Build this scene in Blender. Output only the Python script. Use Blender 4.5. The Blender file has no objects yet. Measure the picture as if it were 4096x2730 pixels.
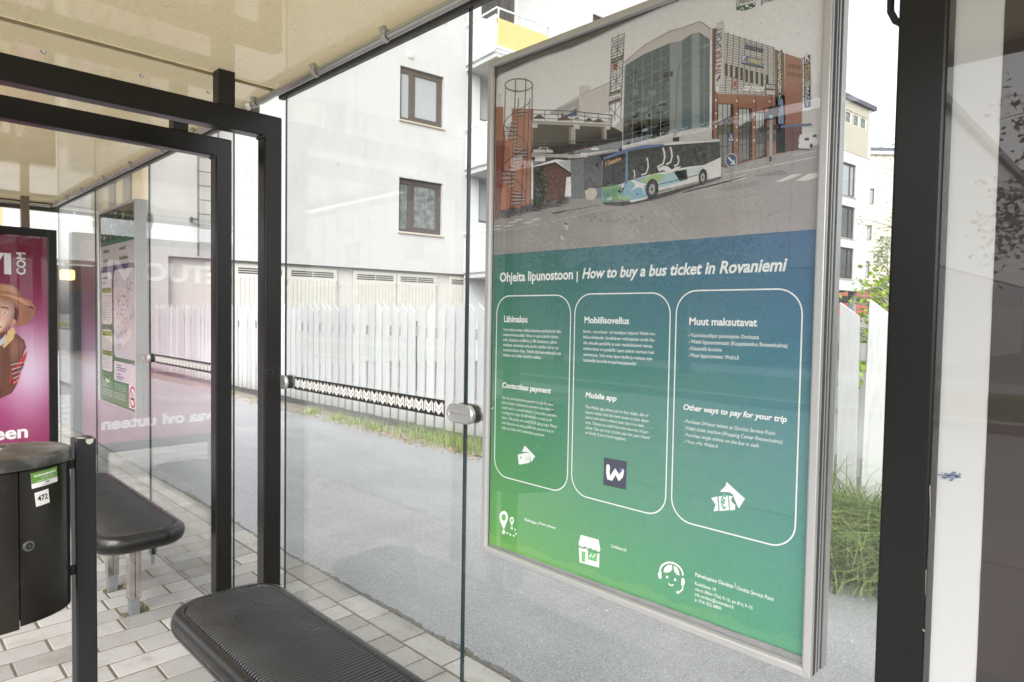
import bpy, bmesh, math, random
import numpy as np
from mathutils import Vector, Matrix
from mathutils.geometry import tessellate_polygon

RND = random.Random(11)
sc = bpy.context.scene
COL = sc.collection

# ------------------------------------------------------------------ camera
CAMZ = 1.42
YAW, PITCH, ROLL = (math.radians(a) for a in (45.06, -2.117, 0.925))
FPX = 2630.0                       # focal length in photo pixels (4096 wide)
_cy, _sy, _cp, _sp, _cr, _sr = (math.cos(YAW), math.sin(YAW), math.cos(PITCH), math.sin(PITCH),
                                math.cos(ROLL), math.sin(ROLL))
FWD = Vector((-_sy*_cp, _cy*_cp, _sp))
_r0 = Vector((_cy, _sy, 0)); _u0 = _r0.cross(FWD)
RGT = _cr*_r0 + _sr*_u0
UPV = -_sr*_r0 + _cr*_u0
cam_d = bpy.data.cameras.new('camera')
cam = bpy.data.objects.new('camera', cam_d); COL.objects.link(cam)
cam.matrix_world = Matrix(((RGT.x, UPV.x, -FWD.x, 0), (RGT.y, UPV.y, -FWD.y, 0),
                           (RGT.z, UPV.z, -FWD.z, CAMZ), (0, 0, 0, 1)))
cam_d.sensor_width = 36.0
cam_d.lens = FPX/4096*36
cam_d.clip_start = 0.02; cam_d.clip_end = 1000
cam_d.dof.use_dof = True
cam_d.dof.focus_distance = 1.75
cam_d.dof.aperture_fstop = 9.0
sc.camera = cam

# ------------------------------------------------------------------ sky, sun, exposure
ELEV, SUNROT = math.radians(42), math.radians(142)
world = bpy.data.worlds.new('World'); sc.world = world
world.use_nodes = True
nt = world.node_tree; nt.nodes.clear()
_sky = nt.nodes.new('ShaderNodeTexSky'); _sky.sky_type = 'NISHITA'; _sky.sun_disc = False
_sky.sun_elevation = ELEV; _sky.sun_rotation = SUNROT; _sky.dust_density = 3.0
_hs = nt.nodes.new('ShaderNodeHueSaturation'); _hs.inputs['Saturation'].default_value = 0.10
_bg = nt.nodes.new('ShaderNodeBackground'); _bg.inputs['Strength'].default_value = 0.15
_wo = nt.nodes.new('ShaderNodeOutputWorld')
nt.links.new(_sky.outputs[0], _hs.inputs['Color']); nt.links.new(_hs.outputs[0], _bg.inputs[0])
nt.links.new(_bg.outputs[0], _wo.inputs[0])
sun_d = bpy.data.lights.new('sun', 'SUN'); sun_d.energy = 1.1; sun_d.angle = math.radians(75)
sun_d.color = (1.0, 0.96, 0.91)
sun = bpy.data.objects.new('sun', sun_d); COL.objects.link(sun)
_sd = Vector((math.sin(SUNROT)*math.cos(ELEV), math.cos(SUNROT)*math.cos(ELEV), math.sin(ELEV)))
sun.rotation_euler = _sd.to_track_quat('Z', 'Y').to_euler()
vs = sc.view_settings
sc.display_settings.display_device = 'sRGB'
vs.view_transform = 'Standard'; vs.look = 'None'; vs.gamma = 1.0; vs.use_curve_mapping = False
vs.exposure = 1.5
cy = sc.cycles
cy.use_denoising = True
cy.denoiser = 'OPENIMAGEDENOISE'; cy.denoising_input_passes = 'RGB_ALBEDO_NORMAL'; cy.denoising_prefilter = 'ACCURATE'
cy.use_adaptive_sampling = False
cy.max_bounces = 10; cy.diffuse_bounces = 4; cy.glossy_bounces = 5; cy.transmission_bounces = 8
cy.transparent_max_bounces = 24
cy.caustics_reflective = False; cy.caustics_refractive = False
cy.sample_clamp_indirect = 8.0

# ------------------------------------------------------------------ photo measuring helpers
def ray(x, y):
    return FWD + RGT*((x-2048)/FPX) - UPV*((y-1365)/FPX)
CAMP = Vector((0, 0, CAMZ))
def onY(x, y, Y):
    q = ray(x, y); return q*(Y/q.y) + CAMP
def onX(x, y, X):
    q = ray(x, y); return q*(X/q.x) + CAMP
def onZ(x, y, Z):
    q = ray(x, y); return q*((Z-CAMZ)/q.z) + CAMP

# ------------------------------------------------------------------ colour and materials
def lin(c):
    c = c/255.0
    return c/12.92 if c <= 0.04045 else ((c+0.055)/1.055)**2.4
def s(r, g, b):
    return (lin(r), lin(g), lin(b), 1.0)
def nodes(name):
    m = bpy.data.materials.new(name); m.use_nodes = True
    n = m.node_tree; return m, n, n.nodes['Principled BSDF'], n.nodes['Material Output']
def mixrgb(n, a, b, fac, kind='MIX'):
    x = n.nodes.new('ShaderNodeMix'); x.data_type = 'RGBA'; x.blend_type = kind
    for sock, v in ((6, a), (7, b), (0, fac)):
        if isinstance(v, bpy.types.NodeSocket): n.links.new(v, x.inputs[sock])
        else: x.inputs[sock].default_value = v
    return x.outputs[2]
def ramp(n, src, p0, p1, c0=(0, 0, 0, 1), c1=(1, 1, 1, 1)):
    r = n.nodes.new('ShaderNodeValToRGB')
    r.color_ramp.elements[0].position = p0; r.color_ramp.elements[1].position = p1
    r.color_ramp.elements[0].color = c0; r.color_ramp.elements[1].color = c1
    n.links.new(src, r.inputs[0]); return r.outputs[0]
def noise(n, scale, detail=4.0, rough=0.55, vec=None, stretch=None):
    tc = n.nodes.new('ShaderNodeTexCoord'); src = tc.outputs['Object'] if vec is None else vec
    if stretch:
        mp = n.nodes.new('ShaderNodeMapping'); mp.inputs['Scale'].default_value = stretch
        n.links.new(src, mp.inputs['Vector']); src = mp.outputs[0]
    x = n.nodes.new('ShaderNodeTexNoise'); x.inputs['Scale'].default_value = scale
    x.inputs['Detail'].default_value = detail; x.inputs['Roughness'].default_value = rough
    n.links.new(src, x.inputs['Vector']); return x.outputs['Fac']
def bump(n, bsdf, height, strength=0.3, dist=0.01):
    b = n.nodes.new('ShaderNodeBump'); b.inputs['Strength'].default_value = strength
    b.inputs['Distance'].default_value = dist
    n.links.new(height, b.inputs['Height']); n.links.new(b.outputs[0], bsdf.inputs['Normal'])
def mat(name, col, rough=0.5, metal=0.0, spec=0.5, vary=0.0, vscale=20.0, bumpk=0.0, bscale=200.0,
        bdist=0.002, stretch=None, coat=0.0, dirt=None, dscale=6.0, dlo=.55, dhi=.75, rvary=0.0):
    m, n, b, o = nodes(name)
    b.inputs['Roughness'].default_value = rough; b.inputs['Metallic'].default_value = metal
    b.inputs['Specular IOR Level'].default_value = spec
    b.inputs['Coat Weight'].default_value = coat
    b.inputs['Base Color'].default_value = col
    src = None
    if vary > 0:
        f = noise(n, vscale, 5, .6, stretch=stretch)
        lo = tuple(c*(1-vary) for c in col[:3])+(1,); hi = tuple(min(1, c*(1+vary)) for c in col[:3])+(1,)
        src = ramp(n, f, .3, .7, lo, hi)
    if dirt:
        f = noise(n, dscale, 6, .65, stretch=stretch)
        fac = ramp(n, f, dlo, dhi)
        src = mixrgb(n, src if src is not None else col, dirt, fac)
    if src is not None: n.links.new(src, b.inputs['Base Color'])
    if rvary > 0:
        f = noise(n, vscale*.7, 4, .6)
        mr = n.nodes.new('ShaderNodeMapRange'); n.links.new(f, mr.inputs[0])
        mr.inputs[1].default_value = .3; mr.inputs[2].default_value = .7
        mr.inputs[3].default_value = max(.02, rough-rvary); mr.inputs[4].default_value = min(1, rough+rvary)
        n.links.new(mr.outputs[0], b.inputs['Roughness'])
    if bumpk > 0:
        bump(n, b, noise(n, bscale, 3, .6), bumpk, bdist)
    return m
def thin_glass(name, tint=(.97, .985, .975, 1), f0=0.045, rough=0.0, haze=0.0, spots=0.0, boost=1.0, wob=0.0):
    """A pane: light passes straight through both faces, each face mirrors a Schlick share."""
    m, n, b, o = nodes(name); n.nodes.remove(b)
    g = n.nodes.new('ShaderNodeNewGeometry')
    d = n.nodes.new('ShaderNodeVectorMath'); d.operation = 'DOT_PRODUCT'
    n.links.new(g.outputs['Normal'], d.inputs[0]); n.links.new(g.outputs['Incoming'], d.inputs[1])
    def M(op, a, bb=None):
        x = n.nodes.new('ShaderNodeMath'); x.operation = op
        for i, v in enumerate((a, bb)):
            if v is None: continue
            if isinstance(v, bpy.types.NodeSocket): n.links.new(v, x.inputs[i])
            else: x.inputs[i].default_value = v
        return x.outputs[0]
    ab = M('ABSOLUTE', d.outputs['Value'])
    p5 = M('POWER', M('SUBTRACT', 1.0, ab), 5.0)
    fr = M('MULTIPLY', M('ADD', M('MULTIPLY', p5, 1-f0), f0), boost)
    t = n.nodes.new('ShaderNodeBsdfTransparent'); t.inputs[0].default_value = tint
    gl = n.nodes.new('ShaderNodeBsdfGlossy'); gl.inputs['Roughness'].default_value = rough
    if wob > 0:
        bb = n.nodes.new('ShaderNodeBump'); bb.inputs['Strength'].default_value = wob
        bb.inputs['Distance'].default_value = .02
        n.links.new(noise(n, 2.2, 1, .4), bb.inputs['Height']); n.links.new(bb.outputs[0], gl.inputs['Normal'])
    mx = n.nodes.new('ShaderNodeMixShader'); n.links.new(fr, mx.inputs[0])
    n.links.new(t.outputs[0], mx.inputs[1]); n.links.new(gl.outputs[0], mx.inputs[2])
    out = mx.outputs[0]
    if haze > 0 or spots > 0:
        df = n.nodes.new('ShaderNodeBsdfDiffuse'); df.inputs[0].default_value = (.62, .62, .6, 1)
        f = ramp(n, noise(n, 3.0, 6, .7), .42, .8, (0, 0, 0, 1), (haze, haze, haze, 1))  # pale diffuse patches painted in as the haze of reflections
        if spots > 0:
            v = n.nodes.new('ShaderNodeTexVoronoi'); v.inputs['Scale'].default_value = 38
            tc = n.nodes.new('ShaderNodeTexCoord'); n.links.new(tc.outputs['Object'], v.inputs['Vector'])
            sp = ramp(n, v.outputs['Distance'], .03, .09, (spots, spots, spots, 1), (0, 0, 0, 1))
            f = mixrgb(n, f, sp, 1.0, 'ADD')
        m2 = n.nodes.new('ShaderNodeMixShader'); n.links.new(f, m2.inputs[0])
        n.links.new(out, m2.inputs[1]); n.links.new(df.outputs[0], m2.inputs[2]); out = m2.outputs[0]
    n.links.new(out, o.inputs['Surface'])
    return m
def print_mat(name, rough=0.45, grain=0.06, blot=0.0):
    m, n, b, o = nodes(name)
    a = n.nodes.new('ShaderNodeAttribute'); a.attribute_name = 'Col'
    f = ramp(n, noise(n, 900, 2, .7), .25, .75, (1-grain,)*3+(1,), (1+grain,)*3+(1,))
    f2 = ramp(n, noise(n, 110, 7, .75), .3, .7, (1-blot,)*3+(1,), (1+blot*.9,)*3+(1,))
    c = mixrgb(n, a.outputs['Color'], f, 1.0, 'MULTIPLY')
    n.links.new(mixrgb(n, c, f2, 1.0, 'MULTIPLY'), b.inputs['Base Color'])
    b.inputs['Roughness'].default_value = rough; b.inputs['Specular IOR Level'].default_value = .3
    return m

# ------------------------------------------------------------------ mesh builder
def chain(o):
    m = o.matrix_basis.copy()
    while o.parent is not None:
        o = o.parent; m = o.matrix_basis @ m
    return m
class MB:
    def __init__(self): self.v = []; self.f = []; self.m = []; self.c = []
    def poly(self, pts, mi=0, c=None):
        k = len(self.v); self.v.extend(tuple(p) for p in pts)
        self.f.append(tuple(range(k, k+len(pts)))); self.m.append(mi); self.c.append(c)
    def add(self, vs, fs, mi=0, c=None):
        k = len(self.v); self.v.extend(tuple(p) for p in vs)
        for f in fs:
            self.f.append(tuple(i+k for i in f)); self.m.append(mi); self.c.append(c)
    def box(self, x0, x1, y0, y1, z0, z1, mi=0, c=None):
        vs = [(x, y, z) for z in (z0, z1) for y in (y0, y1) for x in (x0, x1)]
        self.add(vs, [(0, 2, 3, 1), (4, 5, 7, 6), (0, 1, 5, 4), (2, 6, 7, 3), (0, 4, 6, 2), (1, 3, 7, 5)], mi, c)
        return self
    def tube(self, pts, r, n=10, mi=0, caps=True, c=None):
        pts = [Vector(p) for p in pts]; rings = []
        rs = r if isinstance(r, (list, tuple)) else [r]*len(pts)
        up = None
        for i, p in enumerate(pts):
            t = (pts[min(i+1, len(pts)-1)]-pts[max(i-1, 0)]).normalized()
            if up is None:
                up = Vector((0, 0, 1)) if abs(t.z) < .9 else Vector((1, 0, 0))
            a = t.cross(up).normalized(); up = a.cross(t).normalized()
            rings.append([p+(a*math.cos(q)+up*math.sin(q))*rs[i] for q in (2*math.pi*j/n for j in range(n))])
        vs = [p for rg in rings for p in rg]; fs = []
        for i in range(len(pts)-1):
            for j in range(n):
                fs.append((i*n+j, i*n+(j+1) % n, (i+1)*n+(j+1) % n, (i+1)*n+j))
        if caps: fs += [tuple(range(n))[::-1], tuple(range((len(pts)-1)*n, len(pts)*n))]
        self.add(vs, fs, mi, c); return self
    def loops(self, loops, mi=0, cap0=True, cap1=True, c=None):
        n = len(loops[0]); vs = [p for l in loops for p in l]; fs = []
        for i in range(len(loops)-1):
            for j in range(n):
                fs.append((i*n+j, i*n+(j+1) % n, (i+1)*n+(j+1) % n, (i+1)*n+j))
        if cap0: fs.append(tuple(range(n))[::-1])
        if cap1: fs.append(tuple(range((len(loops)-1)*n, len(loops)*n)))
        self.add(vs, fs, mi, c); return self
    def build(self, name, mats, parent=None, local=False, smooth=False, bevel=0.0, loc=None, recalc=True, seg=2,
              auto=None):
        me = bpy.data.meshes.new(name)
        vs = self.v
        inv = None
        if parent is not None and not local: inv = chain(parent).inverted()
        elif parent is None and loc is not None and not local: inv = Matrix.Translation(Vector(loc)).inverted()
        if inv is not None: vs = [tuple(inv @ Vector(p)) for p in vs]
        me.from_pydata(vs, [], self.f)
        for m in (mats if isinstance(mats, (list, tuple)) else [mats]): me.materials.append(m)
        me.polygons.foreach_set('material_index', self.m)
        if any(c is not None for c in self.c):
            at = me.color_attributes.new('Col', 'FLOAT_COLOR', 'CORNER')
            buf = []
            for p, c in zip(me.polygons, self.c):
                if c is None: c = (.8, .8, .8, 1)
                if isinstance(c, list):
                    for q in c: buf.extend(q)
                else:
                    for _ in range(p.loop_total): buf.extend(c)
            at.data.foreach_set('color', buf)
        if recalc:
            bm = bmesh.new(); bm.from_mesh(me); bmesh.ops.recalc_face_normals(bm, faces=bm.faces); bm.to_mesh(me); bm.free()
        if smooth: me.polygons.foreach_set('use_smooth', [True]*len(me.polygons))
        me.update()
        o = bpy.data.objects.new(name, me); COL.objects.link(o)
        if parent is not None: o.parent = parent
        if loc is not None: o.location = loc
        if auto:
            bm = bmesh.new(); bm.from_mesh(me)
            for e in bm.edges:
                if len(e.link_faces) == 2 and e.calc_face_angle(0) > math.radians(auto): e.smooth = False
            bm.to_mesh(me); bm.free()
        if bevel > 0:
            md = o.modifiers.new('bevel', 'BEVEL'); md.width = bevel; md.segments = seg
            md.limit_method = 'ANGLE'; md.angle_limit = math.radians(50)
        return o
def tag(o, label=None, cat=None, group=None, kind=None):
    if label: o['label'] = label
    if cat: o['category'] = cat
    if group: o['group'] = group
    if kind: o['kind'] = kind
    return o
def thing(name, label, cat, loc=(0, 0, 0), rotz=0.0, group=None):
    o = bpy.data.objects.new(name, None); COL.objects.link(o)
    o.empty_display_size = .1
    o.location = loc; o.rotation_euler = (0, 0, rotz)
    return tag(o, label, cat, group)
def struct(o): o['kind'] = 'structure'; return o
def copy_tree(o, parent=None):
    c = o.copy(); COL.objects.link(c)
    c.parent = parent
    for ch in list(o.children): copy_tree(ch, c)
    return c

# ------------------------------------------------------------------ flat print (posters, stickers)
_tc = {}
def glyphs(txt, bold=0.0, shear=0.0, spacing=1.0):
    key = (txt, bold, shear, spacing)
    if key in _tc: return _tc[key]
    cu = bpy.data.curves.new('lettering', 'FONT'); cu.body = txt; cu.size = 1.0
    cu.resolution_u = 3; cu.offset = bold; cu.shear = shear; cu.space_character = spacing
    ob = bpy.data.objects.new('lettering', cu)
    me = ob.to_mesh()
    vs = [(v.co.x, v.co.y) for v in me.vertices]; fs = [tuple(p.vertices) for p in me.polygons]
    ob.to_mesh_clear(); bpy.data.objects.remove(ob); bpy.data.curves.remove(cu)
    _tc[key] = (vs, fs); return _tc[key]
class Art:
    """Printed shapes on a surface: map(u, v, layer) gives the point."""
    def __init__(self, fmap): self.mb = MB(); self.map = fmap; self.tone = None
    def poly(self, pts, col, layer=1):
        if len(col) == 3 and self.tone: col = self.tone(col)
        c = col if len(col) == 4 else s(*col)
        tri = tessellate_polygon([[Vector((p[0], p[1], 0)) for p in pts]])
        self.mb.add([self.map(p[0], p[1], layer) for p in pts], tri, 0, c)
    def line(self, pts, w, col, layer=2, closed=False):
        """One mitred strip along the points."""
        P = []
        for q in pts:
            q = Vector((q[0], q[1]))
            if not P or (q-P[-1]).length > 1e-6: P.append(q)
        if closed and len(P) > 2 and (P[0]-P[-1]).length < 1e-6: P.pop()
        n = len(P)
        if n < 2: return
        L, R = [], []
        for i in range(n):
            d0 = (P[i]-P[i-1]).normalized() if (i > 0 or closed) else (P[1]-P[0]).normalized()
            d1 = (P[(i+1) % n]-P[i]).normalized() if (i < n-1 or closed) else d0
            m = d0+d1
            if m.length < 1e-4: m = d0.copy()
            m.normalize(); q = Vector((-m.y, m.x)); k = w/2/max(.45, abs(q.dot(Vector((-d0.y, d0.x)))))
            L.append(P[i]+q*k); R.append(P[i]-q*k)
        if len(col) == 3 and self.tone: col = self.tone(col)
        c = col if len(col) == 4 else s(*col)
        vs = [self.map(p.x, p.y, layer) for p in L]+[self.map(p.x, p.y, layer) for p in R]
        fs = [(i, (i+1) % n, n+(i+1) % n, n+i) for i in range(n if closed else n-1)]
        self.mb.add(vs, fs, 0, c)
    def ell(self, cx, cy, rx, ry, col, layer=2, n=20, a0=0, a1=360):
        self.poly([(cx+rx*math.cos(math.radians(a0+(a1-a0)*i/n)), cy+ry*math.sin(math.radians(a0+(a1-a0)*i/n)))
                   for i in range(n+(0 if a1-a0 == 360 else 1))], col, layer)
    def soft(self, pts, centre, ci, co, layer=2):
        """Fan shaded from ci at its centre to co at its rim."""
        n = len(pts); a = s(*ci); b = s(*co); m = tuple((x*.6+y*.4) for x, y in zip(a, b))
        mid = [(centre[0]+(q[0]-centre[0])*.6, centre[1]+(q[1]-centre[1])*.6) for q in pts]
        for i in range(n):
            j = (i+1) % n
            self.mb.poly([self.map(*centre, layer), self.map(*mid[i], layer), self.map(*mid[j], layer)], 0, [a, m, m])
            self.mb.poly([self.map(*mid[i], layer), self.map(*pts[i], layer), self.map(*pts[j], layer), self.map(*mid[j], layer)], 0, [m, b, b, m])
    def rrect(self, x0, x1, y0, y1, r, n=7):
        out = []
        for cx, cy, a in ((x1-r, y1-r, 0), (x0+r, y1-r, 90), (x0+r, y0+r, 180), (x1-r, y0+r, 270)):
            out += [(cx+r*math.cos(math.radians(a+90*i/n)), cy+r*math.sin(math.radians(a+90*i/n))) for i in range(n+1)]
        return out
    def text(self, txt, x0, y, x1, cap, col, layer=3, bold=0.0, shear=0.0, rot=0.0, stack=None):
        """Fit txt from x0 to x1 on baseline y with capital height cap (rot in degrees about x0,y)."""
        vs, fs = glyphs(txt, bold, shear)
        if not vs: return
        xs = [v[0] for v in vs]; k = cap/0.73
        w = max(xs)-min(xs); sx = (x1-x0)/w; mn = min(xs)
        ca, sa = math.cos(math.radians(rot)), math.sin(math.radians(rot))
        pts = []
        for vx, vy in vs:
            a, b = (vx-mn)*sx, vy*k
            pts.append(self.map(x0+a*ca-b*sa, y+a*sa+b*ca, layer))
        if len(col) == 3 and self.tone: col = self.tone(col)
        self.mb.add(pts, fs, 0, col if len(col) == 4 else s(*col))
    def grid(self, x0, x1, y0, y1, nx, ny, f, layer=0):
        for i in range(nx):
            for j in range(ny):
                q = [(x0+(x1-x0)*a/nx, y0+(y1-y0)*b/ny) for a, b in ((i, j), (i+1, j), (i+1, j+1), (i, j+1))]
                self.mb.poly([self.map(p[0], p[1], layer) for p in q], 0, [f(*p) for p in q])

# ------------------------------------------------------------------ materials
M = {}
M['black'] = mat('black_paint', s(15, 14, 13), .28, spec=.42, vary=.12, vscale=9, bumpk=.12, bscale=300, bdist=.001,
                 dirt=s(52, 48, 42), dscale=40, dlo=.70, dhi=.86)
M['stub'] = mat('dark_stub_paint', s(22, 20, 18), .45)
M['alu'] = mat('brushed_aluminium', s(196, 194, 190), .36, .85, vary=.05, vscale=30, rvary=.08)
M['aluw'] = mat('anodised_profile', s(186, 185, 184), .38, .55, vary=.03, vscale=8)
M['gasket'] = mat('dark_gasket', s(58, 58, 57), .6, vary=.1)
M['zinc'] = mat('zinc_bolt', s(150, 150, 148), .35, .9)
M['clip'] = mat('white_plastic_clip', s(208, 203, 195), .5)
M['clampm'] = mat('cast_clamp', s(200, 199, 197), .34, .75, bumpk=.08, bscale=400)
M['rubber'] = mat('black_rubber', s(34, 34, 35), .55)
M['channel'] = mat('olive_roof_channel', s(92, 88, 78), .6, vary=.2, vscale=14)
M['glass'] = thin_glass('shelter_glass', f0=.045, haze=.05, spots=.0, boost=1.1, wob=.02)
M['pane'] = thin_glass('poster_pane', tint=(.985, .985, .985, 1), f0=.06, haze=.05, boost=1.8)
M['pane2'] = thin_glass('timetable_pane', tint=(.985, .985, .985, 1), f0=.045, haze=.02, boost=1.1)
M['gloss'] = thin_glass('display_pane', tint=(.98, .98, .98, 1), f0=.06, boost=1.3)
def edge_mat():
    m, n, b, o = nodes('glass_edge')
    b.inputs['Base Color'].default_value = s(34, 52, 54); b.inputs['Roughness'].default_value = .12
    b.inputs['Specular IOR Level'].default_value = .8
    return m
M['edge'] = edge_mat()
def ceil_mat():
    m, n, b, o = nodes('beige_roof_panel')
    f = noise(n, 2.6, 6, .7)
    c = ramp(n, f, .3, .72, s(192, 173, 127), s(207, 191, 150))
    g = noise(n, 60, 6, .75, stretch=(.35, 1.6, 1))
    c = mixrgb(n, c, s(112, 96, 66), ramp(n, g, .56, .74, (0, 0, 0, 1), (.6, .6, .6, 1)))
    h = noise(n, 240, 2, .6, stretch=(.4, 1.0, 1))
    c = mixrgb(n, c, s(92, 80, 58), ramp(n, h, .62, .72, (0, 0, 0, 1), (.55, .55, .55, 1)))
    n.links.new(c, b.inputs['Base Color'])
    b.inputs['Roughness'].default_value = .6; b.inputs['Specular IOR Level'].default_value = 0
    tr = n.nodes.new('ShaderNodeBsdfTranslucent'); tr.inputs[0].default_value = s(222, 208, 172)
    mx = n.nodes.new('ShaderNodeMixShader'); mx.inputs[0].default_value = .20
    n.links.new(b.outputs[0], mx.inputs[1]); n.links.new(tr.outputs[0], mx.inputs[2])
    gl = n.nodes.new('ShaderNodeBsdfGlossy'); gl.inputs['Roughness'].default_value = .035
    bb = n.nodes.new('ShaderNodeBump'); bb.inputs['Strength'].default_value = .035; bb.inputs['Distance'].default_value = .02
    n.links.new(noise(n, 3.5, 2, .5), bb.inputs['Height']); n.links.new(bb.outputs[0], gl.inputs['Normal'])
    fr = n.nodes.new('ShaderNodeFresnel'); fr.inputs['IOR'].default_value = 1.62
    m2 = n.nodes.new('ShaderNodeMixShader'); n.links.new(fr.outputs[0], m2.inputs[0])
    n.links.new(mx.outputs[0], m2.inputs[1]); n.links.new(gl.outputs[0], m2.inputs[2])
    n.links.new(m2.outputs[0], o.inputs['Surface'])
    return m
M['ceil'] = ceil_mat()
M['roofedge'] = mat('yellowed_edge', s(172, 156, 120), .5, vary=.15, vscale=25)
M['print'] = print_mat('printed_paper', .45, .03)
M['poster'] = print_mat('printed_poster', .45, .06, .08)
M['sheet'] = print_mat('printed_sheet', .5, .08)
def paver_mat():
    m, n, b, o = nodes('concrete_pavers')
    g = n.nodes.new('ShaderNodeNewGeometry')
    c = ramp(n, g.outputs['Random Per Island'], 0, 1, s(142, 139, 135), s(174, 171, 167))
    f = noise(n, 7, 6, .7)
    c = mixrgb(n, c, s(138, 130, 120), ramp(n, f, .5, .78, (0, 0, 0, 1), (.75, .75, .75, 1)))
    c = mixrgb(n, c, s(112, 104, 94), ramp(n, noise(n, 2.2, 7, .75), .55, .74, (0, 0, 0, 1), (.7, .7, .7, 1)))
    f2 = noise(n, 260, 3, .7)
    c = mixrgb(n, c, s(206, 202, 196), ramp(n, f2, .58, .75, (0, 0, 0, 1), (.5, .5, .5, 1)))
    c = mixrgb(n, c, s(96, 92, 86), ramp(n, noise(n, 170, 2, .5), .68, .76, (0, 0, 0, 1), (.6, .6, .6, 1)))
    n.links.new(c, b.inputs['Base Color']); b.inputs['Roughness'].default_value = .85
    bump(n, b, noise(n, 320, 4, .7), .45, .003)
    return m
M['paver'] = paver_mat()
def asphalt_mat(name, a, c2, spk):
    m, n, b, o = nodes(name)
    c = ramp(n, noise(n, 1.1, 7, .7), .3, .72, a, c2)
    wide = ramp(n, noise(n, .45, 5, .65, stretch=(.5, 1.6, 1)), .42, .64, (0, 0, 0, 1), (.75, .75, .75, 1))
    c = mixrgb(n, c, tuple(q*.78 for q in a[:3])+(1,), wide)
    c = mixrgb(n, c, tuple(q*.62 for q in a[:3])+(1,), ramp(n, noise(n, 5, 6, .75), .62, .8, (0, 0, 0, 1), (.6, .6, .6, 1)))
    v = n.nodes.new('ShaderNodeTexVoronoi'); v.inputs['Scale'].default_value = 300
    tc = n.nodes.new('ShaderNodeTexCoord'); n.links.new(tc.outputs['Object'], v.inputs['Vector'])
    sp = n.nodes.new('ShaderNodeSeparateColor'); n.links.new(v.outputs['Color'], sp.inputs[0])
    c = mixrgb(n, c, spk, ramp(n, sp.outputs[0], .5, 1.0, (0, 0, 0, 1), (.62, .62, .62, 1)))
    c = mixrgb(n, c, s(60, 60, 62), ramp(n, sp.outputs[1], .72, 1.0, (0, 0, 0, 1), (.34, .34, .34, 1)))
    n.links.new(c, b.inputs['Base Color']); b.inputs['Roughness'].default_value = .9
    bump(n, b, v.outputs['Distance'], .4, .003)
    return m
M['asphalt'] = asphalt_mat('worn_asphalt', s(132, 133, 136), s(152, 153, 155), s(196, 196, 198))
M['asphaltd'] = asphalt_mat('yard_asphalt', s(92, 92, 93), s(112, 111, 110), s(140, 140, 140))
M['sand'] = mat('joint_sand', s(104, 94, 82), .95, vary=.45, vscale=70, dirt=s(86, 90, 58), dscale=5, dlo=.56, dhi=.7)
M['gravel'] = mat('gravel_soil', s(132, 125, 116), .95, vary=.35, vscale=120, bumpk=.9, bscale=180, bdist=.01,
                  dirt=s(98, 84, 64), dscale=7)
M['stone'] = mat('loose_stone', s(150, 144, 138), .9, vary=.3, vscale=8)
M['kerb'] = mat('granite_kerb', s(150, 148, 146), .8, vary=.2, vscale=120)
M['soilgrass'] = mat('verge_turf', s(88, 104, 54), .95, vary=.35, vscale=30, bumpk=.8, bscale=120, bdist=.02)
def plaster(name, col, dark, k=.5, streak=True):
    m, n, b, o = nodes(name)
    c = mixrgb(n, col, dark, ramp(n, noise(n, .55, 7, .72), .5, .85, (0, 0, 0, 1), (k*.6, k*.6, k*.6, 1)))
    c = mixrgb(n, c, dark, ramp(n, noise(n, 9, 5, .75), .58, .78, (0, 0, 0, 1), (k*.7,)*3+(1,)))
    c = mixrgb(n, c, tuple(q*.72 for q in dark[:3])+(1,), ramp(n, noise(n, 16, 6, .8), .60, .74, (0, 0, 0, 1), (k*.9,)*3+(1,)))
    if streak:
        c = mixrgb(n, c, dark, ramp(n, noise(n, 3.2, 5, .7, stretch=(1, 1, .06)), .56, .78, (0, 0, 0, 1), (k*.7,)*3+(1,)))
    n.links.new(c, b.inputs['Base Color']); b.inputs['Roughness'].default_value = .92
    bump(n, b, noise(n, 70, 4, .7), .35, .01)
    return m
M['white'] = plaster('white_render', s(178, 177, 177), s(132, 130, 128), .55)
M['white2'] = plaster('white_render_clean', s(190, 190, 191), s(160, 159, 158), .4)
M['cream'] = plaster('cream_cladding', s(172, 166, 152), s(150, 138, 118), .6)
M['tan'] = plaster('tan_render', s(188, 168, 136), s(188, 160, 118), .4)
M['plinth'] = plaster('grey_plinth', s(146, 148, 152), s(110, 112, 116), .5)
M['garwall'] = plaster('beige_concrete', s(186, 182, 178), s(150, 143, 136), .5)
M['brown'] = mat('brown_window_frame', s(70, 60, 57), .5, vary=.1, vscale=14)
M['pinkbrown'] = mat('dark_window_frame', s(62, 54, 52), .5)
M['sill'] = mat('metal_sill', s(176, 158, 138), .5)
M['blind'] = mat('window_with_blind', s(142, 146, 150), .18, spec=.6, vary=.05, vscale=40, stretch=(1, 1, 4))
def darkpane():
    m, n, b, o = nodes('dark_window_glass')
    f = noise(n, 5.5, 4, .7)
    c = ramp(n, f, .35, .75, s(52, 56, 56), s(128, 134, 130))
    n.links.new(c, b.inputs['Base Color']); b.inputs['Roughness'].default_value = .06
    b.inputs['Specular IOR Level'].default_value = .7
    return m
M['darkpane'] = darkpane()
M['blackpane'] = mat('black_window_glass', s(40, 46, 46), .05, spec=.8, vary=.4, vscale=3)
M['door'] = mat('painted_garage_boards', s(184, 181, 175), .6, vary=.05, vscale=6)
M['slot'] = mat('dark_slot', s(40, 40, 40), .8)
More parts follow.
